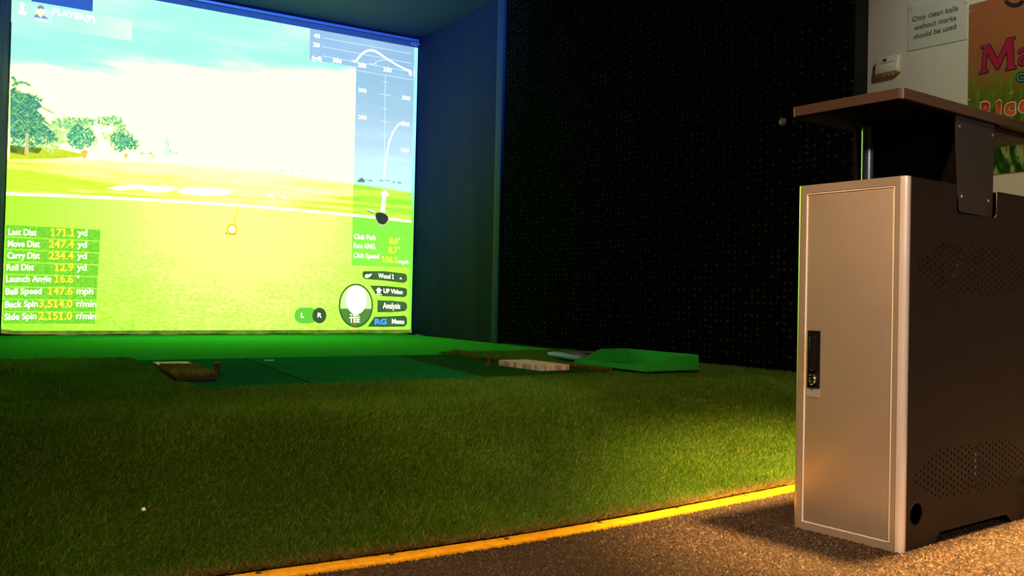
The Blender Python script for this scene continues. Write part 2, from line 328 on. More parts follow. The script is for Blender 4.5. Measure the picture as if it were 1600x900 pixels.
def blades(n, area, dens, hgt, wid, zf, ok, lean=(.25, -.35), name='turf_pile', mat=None, spread=.55):
    x0, x1, y0, y1 = area; X = []; Y = []; tot = 0
    while tot < n:
        x = rng.uniform(x0, x1, n * 2); y = rng.uniform(y0, y1, n * 2); k = ok(x, y) & (rng.uniform(0, 1, n * 2) < dens(x, y)); X.append(x[k]); Y.append(y[k]); tot += k.sum()
    x = np.concatenate(X)[:n]; y = np.concatenate(Y)[:n]; z = zf(x, y)
    d = np.hypot(x, y); sc = np.clip(d / 2.6, .8, 1.7)
    cl = np.sin(x * 9 + 3 * np.sin(y * 5)) * np.sin(y * 11 + 2 * np.sin(x * 7))         # combed clumps
    h = hgt * rng.uniform(.55, 1.15, n) * (1 + .15 * cl); wd = wid * rng.uniform(.7, 1.3, n) * sc
    a = rng.uniform(0, 2 * np.pi, n); tx = rng.normal(lean[0] + .25 * np.sin(x * 6 + y * 3), spread, n); ty = rng.normal(lean[1] + .25 * np.cos(y * 5 - x * 2), spread, n)
    dx, dy = np.cos(a) * wd / 2, np.sin(a) * wd / 2
    p0 = np.stack([x - dx, y - dy, z], -1); p1 = np.stack([x + dx, y + dy, z], -1)
    nn = np.sqrt(1 + tx ** 2 + ty ** 2); p2 = np.stack([x + tx * h / nn, y + ty * h / nn, z + h / nn], -1)
    co = np.stack([p0, p1, p2], 1).reshape(-1, 3)
    me = bpy.data.meshes.new(name); me.vertices.add(3 * n); me.vertices.foreach_set('co', co.ravel()); me.loops.add(3 * n); me.loops.foreach_set('vertex_index', np.arange(3 * n))
    me.polygons.add(n); me.polygons.foreach_set('loop_start', np.arange(n) * 3); me.update(calc_edges=True)
    return link(name, me, mat)
def vis(x, y): return (y > strip_y(x) + .03) & (y < BACK) & (x < 1.25 * y + .45) & (x > .04 * y - .75) & (x < 3.585) & ~inside(x, y) & ~((y > 4.7) & (x > .81) & (x < 2.60))
pile = blades(900000, (-.8, 3.60, 1.7, BACK), lambda x, y: np.clip(2.5 / np.hypot(x, y), 0, 1) ** 1.3 * np.where(x > .04 * y - .25, 1, .45), .0165, .0018, turf_z, vis, (.30, -.45), mat=M_BLADE, spread=.75)
tag(pile, kind='stuff'); reparent(pile, turf)
# far smooth green
t = NT('short_putting_green'); v = t.co((1, 1, 1)); a = t.noise(v, 220, 3, .7); b = t.noise(t.co((1, 5, 1)), 2.2, 4)
c = t.mix(a, (.020, .22, .016), (.060, .46, .045)); c = t.mix(t.ma('MULTIPLY', t.sm(b, .4, .7), .3), c, (.04, .26, .05))
M_SHORT = t.bsdf(c, .95, 0, t.bump(a, .5, .004), .0)
gb = bmesh.new(); poly([(-2.59, 4.785, .18), (3.58, 4.785, .18), (3.58, 7.54, .18), (-2.59, 7.54, .18)], (0, 0, .012), gb)
green = obj('putting_turf', gb, M_SHORT); tag(green, 'short smooth green turf between the hitting mat and the lit screen', 'artificial turf')
# hitting mat
hm = empty('hitting_mat', (1.7, 4.0, .19)); tag(hm, 'flat dark green hitting mat of several panels let into the turf', 'golf mat')
def matgreen(name, c0, c1):
    t = NT(name); a = t.noise(t.co(), 260, 3, .7); b = t.noise(t.co(), 3, 3); x = t.mix(a, c0, c1); x = t.mix(t.ma('MULTIPLY', b, .5), x, c0); return t.bsdf(x, .95, 0, t.bump(a, .5, .003), .0)
MG1 = matgreen('mat_deep_green', (.008, .11, .028), (.018, .20, .045)); MG2 = matgreen('mat_mid_green', (.010, .14, .030), (.022, .25, .050)); MG3 = matgreen('mat_dark_green', (.012, .065, .012), (.030, .12, .02))  # last green is the right-hand panel's own darker colour
def panel(pts, z, mat): 
    o = obj('mat_panel', poly([(p[0], p[1], .190) for p in pts], (0, 0, z - .190)), mat); return reparent(o, hm)
panel([(.775, 3.32), (1.203, 3.33), (1.338, 4.779), (.815, 4.78)], .199, MG1)
panel([(1.212, 3.33), (1.985, 3.345), (2.20, 4.768), (1.347, 4.779)], .2005, MG2)
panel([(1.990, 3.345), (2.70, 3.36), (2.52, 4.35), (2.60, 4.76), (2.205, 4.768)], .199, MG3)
o = obj('mat_seam', poly([(1.201, 3.33, .190), (1.214, 3.33, .190), (1.349, 4.779, .190), (1.336, 4.779, .190)], (0, 0, .006)), M_BLACK); reparent(o, hm)
# frayed brown edge of the turf beside the mat
M_COIR = leafmat('brown_coir_bristle', [(0, (.09, .08, .015)), (.5, (.24, .20, .04)), (.8, (.38, .27, .08)), (1, (.55, .42, .2))])
def line_blades(P, Q, wdt, n, h, z, mat, name):
    P = np.array(P); Q = np.array(Q); s = rng.uniform(0, 1, n); x = P[0] + (Q[0] - P[0]) * s + rng.uniform(-wdt, wdt, n); y = P[1] + (Q[1] - P[1]) * s
    hh = h * rng.uniform(.5, 1.2, n); a = rng.uniform(0, 6.28, n); wd = .002
    p0 = np.stack([x - wd * np.cos(a), y - wd * np.sin(a), np.full(n, z)], -1); p1 = np.stack([x + wd * np.cos(a), y + wd * np.sin(a), np.full(n, z)], -1); p2 = np.stack([x + rng.normal(-.2, .4, n) * hh, y + rng.normal(0, .4, n) * hh, z + hh], -1)
    co = np.stack([p0, p1, p2], 1).reshape(-1, 3); me = bpy.data.meshes.new(name); me.vertices.add(3 * n); me.vertices.foreach_set('co', co.ravel()); me.loops.add(3 * n); me.loops.foreach_set('vertex_index', np.arange(3 * n)); me.polygons.add(n); me.polygons.foreach_set('loop_start', np.arange(n) * 3); me.update(calc_edges=True)
    return link(name, me, mat)
fr = line_blades((2.53, 4.35), (2.71, 3.42), .018, 6000, .03, .192, M_COIR, 'frayed_edge'); tag(fr, kind='stuff'); reparent(fr, turf)
fr2 = line_blades((2.53, 4.35), (2.70, 4.95), .02, 4000, .026, .192, M_COIR, 'frayed_edge'); tag(fr2, kind='stuff'); reparent(fr2, turf)
# front fringe of the turf next to the strip
def fringe():
    n = 26000; x = rng.uniform(-1.0, 2.9, n); y = strip_y(x) + .024 + rng.exponential(.018, n); z = turf_z(x, y) - .002; hh = .019 * rng.uniform(.5, 1.2, n); a = rng.uniform(0, 6.28, n); wd = .0011
    p0 = np.stack([x - wd * np.cos(a), y - wd * np.sin(a), z], -1); p1 = np.stack([x + wd * np.cos(a), y + wd * np.sin(a), z], -1); p2 = np.stack([x + rng.normal(0, .7, n) * hh, y + rng.normal(-.35, .6, n) * hh, z + hh * .8], -1)
    co = np.stack([p0, p1, p2], 1).reshape(-1, 3); me = bpy.data.meshes.new('turf_fringe'); me.vertices.add(3 * n); me.vertices.foreach_set('co', co.ravel()); me.loops.add(3 * n); me.loops.foreach_set('vertex_index', np.arange(3 * n)); me.polygons.add(n); me.polygons.foreach_set('loop_start', np.arange(n) * 3); me.update(calc_edges=True)
    return link('turf_fringe', me, M_COIR)
fr3 = fringe(); tag(fr3, kind='stuff'); reparent(fr3, turf)
# ------------------------------------------------------------------ yellow edging strip
es = empty('edging_strip', (1.2, 1.72, 0)); tag(es, 'yellow painted edging strip screwed down between the turf and the brown carpet', 'edging strip')
t = NT('yellow_paint_strip'); a = t.noise(t.co((1, 1, 1)), 60, 4, .7); b = t.noise(t.co((1, 8, 1)), 14, 4, .7)
c = t.mix(t.sm(a, .35, .6), (.62, .30, .002), (.80, .42, .003)); c = t.mix(t.ma('MULTIPLY', t.sm(b, .60, .70), .6), c, (.26, .11, .008))
M_YEL = t.bsdf(c, .55, 0, t.bump(b, .3, .001), .3)
b = bmesh.new(); xs = np.linspace(-1.6, 3.69, 90); prev = None
for x in xs:
    y = float(strip_y(x)); sl = (float(strip_y(x + .05)) - float(strip_y(x - .05))) / .1; n = Vector((-sl, 1, 0)).normalized(); c = Vector((x, y, 0)); wob = .0012 * math.sin(x * 37)
    pr = [(-.0255 + wob, 0), (-.0245 + wob, .0055), (-.021, .007), (.021, .007), (.0245, .0055), (.0255, 0)]
    ring = [b.verts.new(c + n * p + Vector((0, 0, q))) for p, q in pr]
    if prev:
        for i in range(6): b.faces.new((prev[i], prev[(i + 1) % 6], ring[(i + 1) % 6], ring[i]))
    else: b.faces.new(ring)
    prev = ring
b.faces.new(prev); reparent(obj('painted_strip', b, M_YEL, smooth=True), es)
M_STEEL = plain('screw_steel', (.30, .27, .25), .35, .9); M_STUD = plain('old_screw', (.10, .07, .04), .5, .6)
scm = lathe([(.0062, 0), (.0062, .0012), (.0045, .0022), (.0016, .0024), (.001, .0014)], 12); sme = bpy.data.meshes.new('screw'); scm.to_mesh(sme); scm.free(); sme.materials.append(M_STUD)
for k in range(-4, 12):
    x = .525 + .277 * k
    if x > 3.6: break
    o = bpy.data.objects.new('screw', sme); COL.objects.link(o); o.parent = es; o.location = Vector((x, float(strip_y(x)) + .010 + .004 * math.sin(k * 2.1), .0068)) - Vector(es.location)

# ================================================================== SCREEN
scr = empty('projection_screen', (1.96, YS + .02, .2)); tag(scr, 'large lit projection screen showing a golf course fairway and shot data', 'projection screen')
t = NT('projected_golf_picture'); X = t.xyz(t.co()); u = t.ma('DIVIDE', t.ma('SUBTRACT', X[0], .355 - 1.96), 3.212); vv = t.ma('DIVIDE', t.ma('SUBTRACT', X[2], .235 - .2), 2.551)
vec = t.n('ShaderNodeCombineXYZ'); t.put(vec.inputs[0], u); t.put(vec.inputs[1], vv); vec = vec.outputs[0]
def sc_(v, s):
    mp = t.n('ShaderNodeMapping'); t.put(mp.inputs[0], v); mp.inputs[3].default_value = s; return mp.outputs[0]
R = t.ma('MULTIPLY', t.ma('GREATER_THAN', u, .819), t.ma('LESS_THAN', vv, .897)); R2 = t.ma('MULTIPLY', R, t.ma('GREATER_THAN', vv, .22))
# sky
cl = t.noise(sc_(vec, (2.2, 9, 1)), 1.6, 5, .55)
ed = t.ma('ADD', t.ma('ADD', .70, t.ma('MULTIPLY', u, .17)), t.ma('MULTIPLY', t.ma('SUBTRACT', cl, .5), .16))
sk = t.sm(t.ma('SUBTRACT', vv, ed), -.03, .075)
cy = t.mix(t.sm(cl, .42, .70), (.44, .96, .88), (.66, 1.0, .91)); cy = t.mix(t.sm(u, .0, .25, .30, 0.), cy, (.34, .80, .86))
sky = t.mix(sk, (2.0, 1.9, .89), cy)
skyR = t.mix(t.sm(t.ma('ADD', vv, t.ma('MULTIPLY', cl, .22)), .55, 1.0), (.72, 1.0, 1.0), (.36, .62, .86)); sky = t.mix(R2, sky, skyR)
# far fairway
st = t.noise(sc_(vec, (3, 34, 1)), 1.3, 4, .6); gx = t.ma('DIVIDE', t.ma('SUBTRACT', u, .50), .40); gl = t.ma('POWER', 2.718, t.ma('MULTIPLY', t.ma('MULTIPLY', gx, gx), -1.0))
hz = t.sm(vv, .42, .50)
far = t.mix(t.sm(t.ma('ADD', t.ma('ADD', t.ma('MULTIPLY', gl, .55), t.ma('MULTIPLY', hz, .35)), t.ma('MULTIPLY', t.ma('SUBTRACT', st, .5), 1.6)), .15, .95), (.72, 1.10, .05), (2.0, 1.9, .60))
farR = t.mix(t.sm(st, .4, .6), (.36, .92, .05), (.75, 1.05, .10)); far = t.mix(R2, far, farR)
# near rough
n1 = t.noise(sc_(vec, (80, 100, 1)), 1.0, 5, .85); n2 = t.noise(sc_(vec, (9, 26, 1)), 1, 3, .6)
g2x = t.ma('DIVIDE', t.ma('SUBTRACT', u, .53), .40); g2y = t.ma('DIVIDE', t.ma('SUBTRACT', vv, .40), .46)
g2 = t.ma('POWER', 2.718, t.ma('MULTIPLY', t.ma('ADD', t.ma('MULTIPLY', g2x, g2x), t.ma('MULTIPLY', g2y, g2y)), -1.0))
amp = t.sm(vv, .38, .05, .12, 1.)
f = t.ma('ADD', t.ma('MULTIPLY', g2, 1.05), t.ma('MULTIPLY', amp, t.ma('ADD', t.ma('MULTIPLY', t.ma('SUBTRACT', n1, .5), 2.2), t.ma('MULTIPLY', t.ma('SUBTRACT', n2, .5), .5))))
near = t.ramp(t.ma('ADD', t.ma('MULTIPLY', f, .5), .22), [(0, (.10, .42, .05)), (.14, (.20, .62, .035)), (.32, (.37, .72, .055)), (.48, (.52, .80, .15)), (.60, (.66, .85, .26)), (.78, (.70, 1, .34)), (1, (.85, 1, .42))])
spk = t.sm(n1, .60, .70); near = t.mix(t.ma('MULTIPLY', spk, t.ma('MULTIPLY', amp, .6)), near, (.75, .72, .03)); near = t.mix(1., near, (1.45, 1.5, 1.0), 'MULTIPLY')
nearR = t.mix(n1, (.22, .84, .06), (.36, 1.0, .09)); near = t.mix(R2, near, nearR)
# horizon and tee line
dv = t.ma('SUBTRACT', u, .49); arc = t.ma('MULTIPLY', t.ma('MULTIPLY', dv, dv), -.055)
hl = t.ma('ADD', .508, t.ma('ADD', arc, t.ma('MULTIPLY', t.ma('MULTIPLY', dv, dv), -.04))); tl = t.ma('ADD', .397, arc)
col = t.mix(t.sm(t.ma('SUBTRACT', vv, hl), -.004, .006), far, sky)
below = t.sm(t.ma('SUBTRACT', vv, tl), -.0015, .0015); col = t.mix(below, near, col)
tee = t.ma('LESS_THAN', t.ma('ABSOLUTE', t.ma('SUBTRACT', vv, tl)), .0042); col = t.mix(tee, col, (2.0, 2.0, 1.0))
col = t.mix(t.ma('GREATER_THAN', u, .9935), col, t.mix(t.sm(vv, .4, .55), (.30, 1.1, .10), (.45, 1.05, 1.2)))
M_PIC = t.emit(col, SCREEN_GAIN, 4.2)
def world_part(name, bm_or_me, mat, smooth=False, parent=None):
    o = obj(name, bm_or_me, mat, smooth=smooth) if isinstance(bm_or_me, bmesh.types.BMesh) else link(name, bm_or_me, mat)
    return reparent(o, parent or scr)
# image cloth: a thin sheet whose lower left corner hangs a little wider
b = bmesh.new(); NX, NZ = 24, 20; V = []
for i in range(NX + 1):
    V.append([])
    for j in range(NZ + 1):
        uu, ww = i / NX, j / NZ; x = .355 + 3.212 * uu; z = .235 + 2.551 * ww
        x += (-.010 * (1 - ww) ** 3) * (1 - uu) + .010 * ww * uu - (-.008) * (1 - uu) * ww
        V[i].append(b.verts.new((x, YS, z)))
for i in range(NX):
    for j in range(NZ): b.faces.new((V[i][j], V[i][j + 1], V[i + 1][j + 1], V[i + 1][j]))
bmesh.ops.solidify(b, geom=b.faces[:], thickness=-.003)
world_part('picture_sheet', b, M_PIC)
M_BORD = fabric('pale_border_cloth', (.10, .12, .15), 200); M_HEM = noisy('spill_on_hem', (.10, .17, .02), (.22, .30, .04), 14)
world_part('top_border', box(.372, 3.585, YS + .002, YS + .012, 2.78, 2.865), M_BORD)
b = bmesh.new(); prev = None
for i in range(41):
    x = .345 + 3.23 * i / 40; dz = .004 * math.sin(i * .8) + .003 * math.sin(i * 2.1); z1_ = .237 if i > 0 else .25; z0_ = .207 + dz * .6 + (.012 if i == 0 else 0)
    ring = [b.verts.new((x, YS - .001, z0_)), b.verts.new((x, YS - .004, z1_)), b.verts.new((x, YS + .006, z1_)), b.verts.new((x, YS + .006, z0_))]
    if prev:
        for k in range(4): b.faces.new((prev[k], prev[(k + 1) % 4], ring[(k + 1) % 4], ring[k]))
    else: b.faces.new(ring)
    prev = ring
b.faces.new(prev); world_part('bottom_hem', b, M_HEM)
def q(name, u0, v0, u1, v1, mat, off=.001, parent=None, r=0):
    b = bmesh.new()
    if r:
        pts = []; ax = r / 3.212 * 1.0; ay = r / 2.551
        for cx_, cy_, a0 in ((u1 - ax, v1 - ay, 0), (u0 + ax, v1 - ay, 90), (u0 + ax, v0 + ay, 180), (u1 - ax, v0 + ay, 270)):
            for k in range(7): a = math.radians(a0 + 15 * k); pts.append(uv(cx_ + ax * math.cos(a), cy_ + ay * math.sin(a), off))
    else: pts = [uv(u0, v0, off), uv(u1, v0, off), uv(u1, v1, off), uv(u0, v1, off)]
    poly(pts, (0, .0004, 0), b); return world_part(name, b, mat)
def line(name, pts, w_, mat, off=.002, parent=None):
    b = bmesh.new()
    for a, c in zip(pts, pts[1:]):
        d = (c - a); d.normalize(); n = Vector((-d.z, 0, d.x)) * w_ / 2; p = Vector((0, -off, 0))
        poly([a + n + p, a - n + p, c - n + p, c + n + p], (0, .0003, 0), b)
    return world_part(name, b, mat)
WHT = em((2.0, 2.0, 1.35)); NUM = em((1.5, .95, .06))
def stext(s, x0, y0, x1, y1, h, mat, off=.0025, offset=.02, parent=None, name='picture_text'):
    P0 = S(x0, y0); P1 = S(x1, y1); Pm = S((x0 + x1) / 2, (y0 + y1) / 2); Ph = S((x0 + x1) / 2, (y0 + y1) / 2 - h); d = Vector((0, -off, 0))
    o = text_on(name, s, P0 + d, P1 + d, Vector((0, 0, (Ph - Pm).z)), mat, None, offset); reparent(o, scr)
    if parent: o.data.transform(Matrix.Translation(-Vector(parent.location))); o.parent = parent
    return o
M_ROW = noisy('row_green', (.16, .66, .035), (.30, .90, .05), 60)
rows = [('Last Dist', '171.1', 'yd', 368, 57, 79), ('Move Dist', '247.4', 'yd', 386, 62, 76), ('Carry Dist', '234.4', 'yd', 404, 62, 76), ('Roll Dist', '12.9', 'yd', 422, 53, 85),
        ('Launch Angle', '16.6', '\u00b0', 440, 80, 85), ('Ball Speed', '147.6', 'mph', 459, 65, 75), ('Back Spin', '3,514.0', 'r/min', 479, 59, 61), ('Side Spin', '2,151.0', 'r/min', 498, 57, 60)]
for i, (a, n, un, yb, xe, xn) in enumerate(rows):
    v1 = .297 - i * .0349; v0 = v1 - .0325
    ue = .194 - i * .0009
    r = q('data_row', .001 - .001 * (i > 4), v0, ue, v1, M_ROW, .001)
    lx = 13 - i * .9; dy = (1.2 - .45 * i)
    stext(a, lx, yb - dy, xe, yb, 9.5, WHT, parent=r, name='row_text'); stext(n, xn, yb + 1, 116 - i * .5, yb + 1.2, 11.5, NUM, parent=r, offset=.025, name='row_number')
    w_ = {'yd': 15, '\u00b0': 4, 'mph': 26, 'r/min': 31}[un]; stext(un, 121 - i * .3, yb, 121 + w_ - i * .3, yb + .6, 9.5 if un != '\u00b0' else 9, WHT, parent=r, name='row_text')
# top left player bar
M_BAR = NT('bar_gradient'); X = M_BAR.xyz(M_BAR.co()); M_BAR = M_BAR.emit(M_BAR.mix(M_BAR.sm(X[0], -1.2, -.6), (.55, .98, .88), (.95, 1.1, .9)), SCREEN_GAIN)
pb = q('player_bar', .001, .866, .252, .928, M_BAR, .001)
q('player_bar', .04, .934, .166, .999, em((.035, .13, .60)), .001)
stext('PLAYER(P)', 82, 22, 149, 35, 9, WHT, offset=.03)
b = bmesh.new()
for pts in ([(29, 22), (40, 24), (41, 19), (37.5, 18), (37, 11), (39, 8), (37, 4), (33, 3.4), (31, 7), (32.5, 10), (32, 17), (28, 17)],):
    poly([S(x, y, .002) for x, y in pts], (0, .0003, 0), b)
world_part('player_icon', b, WHT)
av = q('player_avatar', .049, .880, .083, .918, em((.70, 1.0, 1.0)), .002)
b = bmesh.new(); poly([S(x, y, .003) for x, y in [(58, 12), (60, 9), (65, 8.5), (68, 11), (69, 15), (65, 13.5), (59, 14)]], (0, .0003, 0), b); poly([S(x, y, .003) for x, y in [(53, 25), (58, 22), (63, 28), (68, 24), (75, 29), (75, 30), (54, 27)]], (0, .0003, 0), b)
world_part('avatar_cap', b, em((.22, .32, .55)))
b = bmesh.new(); poly([S(x, y, .0028) for x, y in [(56, 15), (64, 13.8), (69, 16), (69, 21), (64, 27), (58, 22)]], (0, .0003, 0), b); world_part('avatar_face', b, em((1.3, 1.2, .7)))
# top right height chart
q('height_chart', .688, .897, .9925, 1.0, noisy('chart_blue', (.32, .56, .85), (.40, .64, .92), 1.2), .001)
LN = em((.65, 1.0, 1.1))
for a, c in (((504, 59), (643, 84)), ((504, 73), (643, 99)), ((504, 87.5), (640, 112))): line('chart_line', [S(*a), S(*c)], .006, LN)
line('chart_line', [S(558, 110), S(646, 125)], .006, LN)
for x, y in ((508, 84), (528, 88), (548, 92), (567.5, 95.5), (587, 98.5), (606, 102)): line('chart_tick', [S(x, y), S(x, y + 6)], .004, LN)
for s, x0, y0, x1, y1 in (('40', 490, 58.5, 500, 60), ('20', 489, 72.5, 499.5, 74), ('(yd)', 487, 93, 502.5, 95), ('300', 520, 97, 533.5, 99.5), ('200', 559, 104, 572, 106.5), ('100', 599, 111, 611.5, 113.5)): stext(s, x0, y0, x1, y1, 6, WHT, offset=.03)
b = bmesh.new()
def arcpts(P): return [S(x, y, 0) for x, y in P]
line('flight_curve', arcpts([(551, 95.5), (556, 96), (561, 89), (567, 83), (573, 79.5), (579, 78.5), (585, 79.5), (592, 83.5), (600, 89), (610, 95.5), (620, 101.5), (630, 107), (640, 111)]), .017, WHT, .003)
line('flight_curve', arcpts([(577, 99.5), (583, 100.5), (588, 97), (594, 94.5), (601, 93.8), (608, 94.5), (613, 96)]), .009, LN, .0028)
b = bmesh.new(); poly([S(641 + 2.3 * math.cos(a), 114 + 4.6 * math.sin(a), .003) for a in np.linspace(0, 6.28, 14)[:-1]], (0, .0003, 0), b); world_part('chart_ball', b, WHT)
# right distance ruler
line('ruler_line', [S(602, 117), S(600, 280)], .005, em((.8, 1.1, 1.15)))
for x, y, w2 in ((602, 128, 4), (602, 148, 8.5), (601.5, 170, 4), (601, 190, 7), (601, 212, 4)): line('ruler_tick', [S(x - w2, y - 1), S(x + w2, y + 1)], .005, em((.8, 1.1, 1.15)))
for s, x, y in (('300', 560, 143), ('200', 560, 185), ('300', 628, 155), ('200', 627, 195.5), ('100', 626, 236.5)): stext(s, x, y, x + 12.5, y + 2, 5.5, WHT, offset=.03)
line('shot_path', arcpts([(599, 278), (601, 262), (604, 240), (608, 222), (614, 206), (622, 195), (631, 190)]), .016, em((1.2, 1.35, 1.2)), .0026)
b = bmesh.new(); poly([S(x, y, .003) for x, y in [(594, 330), (601, 333), (603.5, 305), (608, 305.5), (601.5, 296), (594, 303.5), (597.5, 304)]], (0, .0003, 0), b); world_part('direction_arrow', b, em((1.6, 1.7, 1.25)))
# driver head
b = bmesh.new(); poly([S(x, y, .0038) for x, y in [(585, 333), (589, 331), (597, 331.5), (603, 334), (607, 338), (607.5, 344), (604, 350), (598, 354), (591, 351), (587, 345), (585.5, 338)]], (0, .0003, 0), b)
world_part('driver_head_rim', b, em((.55, .75, .30)))
b = bmesh.new(); poly([S(x, y, .0042) for x, y in [(586.5, 334), (590, 332), (597, 332.5), (602.5, 335), (606, 339), (606, 344), (602, 349.5), (597, 351), (591, 348.5), (588, 343), (586.5, 338)]], (0, .0003, 0), b)
world_part('driver_head', b, em((.035, .055, .035)))
line('driver_shaft', [S(573, 327.5), S(586, 332.5)], .022, em((.10, .13, .09)), .0036); line('driver_shaft', [S(573, 327), S(586, 332)], .012, em((1.2, 1.4, .9)), .004)
for s, n, un, y in (('Club Path', '8.0', '\u00b0', 376), ('Face ANG.', '8.7', '\u00b0', 390), ('Club Speed', '106.1', 'mph', 405)):
    x1 = {'Club Path': 587, 'Face ANG.': 587, 'Club Speed': 592}[s]; x0n = {'8.0': 608, '8.7': 607, '106.1': 596}[n]
    stext(s, 553 - (y - 376) * .04, y - 3, x1, y - 1, 7.2, WHT, offset=.025); stext(n, x0n, y + 5.5 - 1, 621, y + 6.5 - 1, 9, NUM, offset=.03)
    if un == 'mph': stext(un, 622, y + 6, 638, y + 7.5, 6, WHT, offset=.02)
    else: stext(un, 622, y + 4, 625, y + 4, 8, WHT, offset=.01)
# buttons
BT = noisy('button_grey_green', (.045, .125, .035), (.075, .17, .055), 6)
b = bmesh.new(); poly([S(x, y, .0015) for x, y in [(568, 423.5), (600, 423.5), (630, 427), (634, 428), (636, 432), (636, 438), (633, 441.5), (628, 442), (600, 438.5), (570, 436), (566.5, 433), (566, 427)]], (0, .0003, 0), b); world_part('button', b, BT)
b = bmesh.new(); poly([S(x, y, .0015) for x, y in [(578, 446), (600, 446.5), (632, 449.5), (636, 452), (636, 461), (632, 464.5), (600, 463), (587.5, 461)]], (0, .0003, 0), b); world_part('button', b, BT)
b = bmesh.new(); poly([S(x, y, .0015) for x, y in [(589.5, 469), (610, 469.5), (632, 471.5), (636, 475), (636, 482), (632, 486.5), (610, 488), (589.5, 488)]], (0, .0003, 0), b); world_part('button', b, BT)
b = bmesh.new(); poly([S(x, y, .0015) for x, y in [(574, 510.5), (585, 495), (610, 494), (632, 493), (636, 497), (636, 506), (632, 510.5), (600, 511)]], (0, .0003, 0), b); world_part('button', b, BT)
stext('Wood 1', 591, 434, 615, 436, 7, WHT, offset=.025); stext('UP Video', 599, 457.5, 629, 459.5, 6.5, WHT, offset=.025); stext('Analysis', 598, 481.5, 625, 482.5, 8.5, WHT, offset=.02); stext('RG', 585, 506.5, 604, 506.5, 8, em((.10, .45, 1.3)), offset=.05); stext('Menu', 612, 505.5, 631, 506, 7, WHT, offset=.025)
for pts in ([(570, 431), (572, 428.5), (576, 429), (580, 427.5), (581, 428.5), (577, 433), (573, 434.5), (570, 433.5)], [(624, 436), (628, 436.3), (626, 433)], [(591.5, 449), (597, 454), (594.5, 454), (594.5, 458), (589, 458), (589, 454), (587, 453.5)], [(588, 459.2), (596.5, 459.8), (596.5, 461), (588, 460.4)]): b = bmesh.new(); poly([S(x, y, .0022) for x, y in pts], (0, .0003, 0), b); world_part('button_icon', b, WHT)
# ball and tee dial
def disc(name, cx_, cy_, rx, ry, mat, off, n=40):
    b = bmesh.new(); poly([S(cx_ + rx * math.cos(a), cy_ + ry * math.sin(a), off) for a in np.linspace(0, 2 * math.pi, n + 1)[:-1]], (0, .0003, 0), b); return world_part(name, b, mat)
disc('tee_dial', 556, 477.5, 27, 34.5, em((.06, .16, .04)), .0012)
tt = NT('dial_face'); X = tt.xyz(tt.co()); M_DIAL = tt.emit(tt.mix(tt.sm(X[2], .215, .225), (.10, .30, .05), (.75, 1.0, .40)), SCREEN_GAIN)
disc('tee_dial_face', 556, 477, 24.5, 31.5, M_DIAL, .0018); disc('dial_ball', 556.5, 468.5, 16, 22.5, WHT, .0026)
stext('TEE', 545.5, 504, 562, 503.5, 8, WHT, .003); stext('TEE-', 546, 494, 561.5, 494, 3, WHT, .003); stext('H', 549, 510, 555, 510, 5, em((.6, .12, .04)), .003)
b = bmesh.new(); poly([S(478 + 18 * math.copysign(abs(math.cos(a)) ** .6, math.cos(a)) , 493 + 12.5 * math.sin(a), .001) for a in np.linspace(0, 2 * math.pi, 33)[:-1]], (0, .0003, 0), b); world_part('hand_switch', b, em((.16, .72, .06)))
disc('hand_switch_knob', 499, 493, 11, 12.5, em((.055, .12, .04)), .0018, 24)
stext('L', 470, 496, 475, 496, 7, WHT, .0028); stext('R', 496, 496, 502.5, 496, 7, WHT, .0028)
# aim ring, line, pale patches on the fairway
def ring(cx_, cy_, r0, r1, mat, name='aim_ring'):
    b = bmesh.new(); n = 36; A = []; B = []
    for k in range(n):
        a = 2 * math.pi * k / n; A.append(b.verts.new(S(cx_ + r0 * math.cos(a), cy_ + r0 * 1.08 * math.sin(a), .003))); B.append(b.verts.new(S(cx_ + r1 * math.cos(a), cy_ + r1 * 1.08 * math.sin(a), .003)))
    for k in range(n): b.faces.new((A[k], A[(k + 1) % n], B[(k + 1) % n], B[k]))
    return world_part(name, b, mat)
ring(362.5, 358.5, 6, 7.6, em((1.1, .55, .01))); ring(362.5, 358.5, 7.6, 9.2, em((1.3, 1.1, .06)))
disc('aim_ball', 362.5, 358.5, 4.5, 5, WHT, .003, 20)
line('aim_line', [S(366, 350), S(372, 321)], .016, em((1.4, 1.1, .10))); line('aim_line', [S(373, 317), S(382, 287)], .014, em((1.6, 1.7, .45)))
line('aim_mark', [S(352, 364.5), S(359, 365.2)], .012, em((.15, .6, .1))); line('aim_mark', [S(358, 364.8), S(368, 366)], .010, em((1.0, .3, .02)), .0032)
PALE = em((2.2, 2.2, 1.1))
for pts in ([(166, 294), (190, 289), (210, 288), (250, 291), (270, 291), (278, 294), (268, 298), (250, 301), (232, 300), (218, 294), (205, 296), (185, 298)], [(276, 300), (290, 293), (330, 294), (358, 297), (364, 302), (350, 306), (310, 305), (285, 303)], [(418, 303), (425, 305), (430, 310), (426, 310)], [(436, 304), (443, 306), (449, 311), (444, 311)]):
    b = bmesh.new(); poly([S(x, y, .001) for x, y in pts], (0, .0003, 0), b); world_part('fairway_patch', b, PALE)
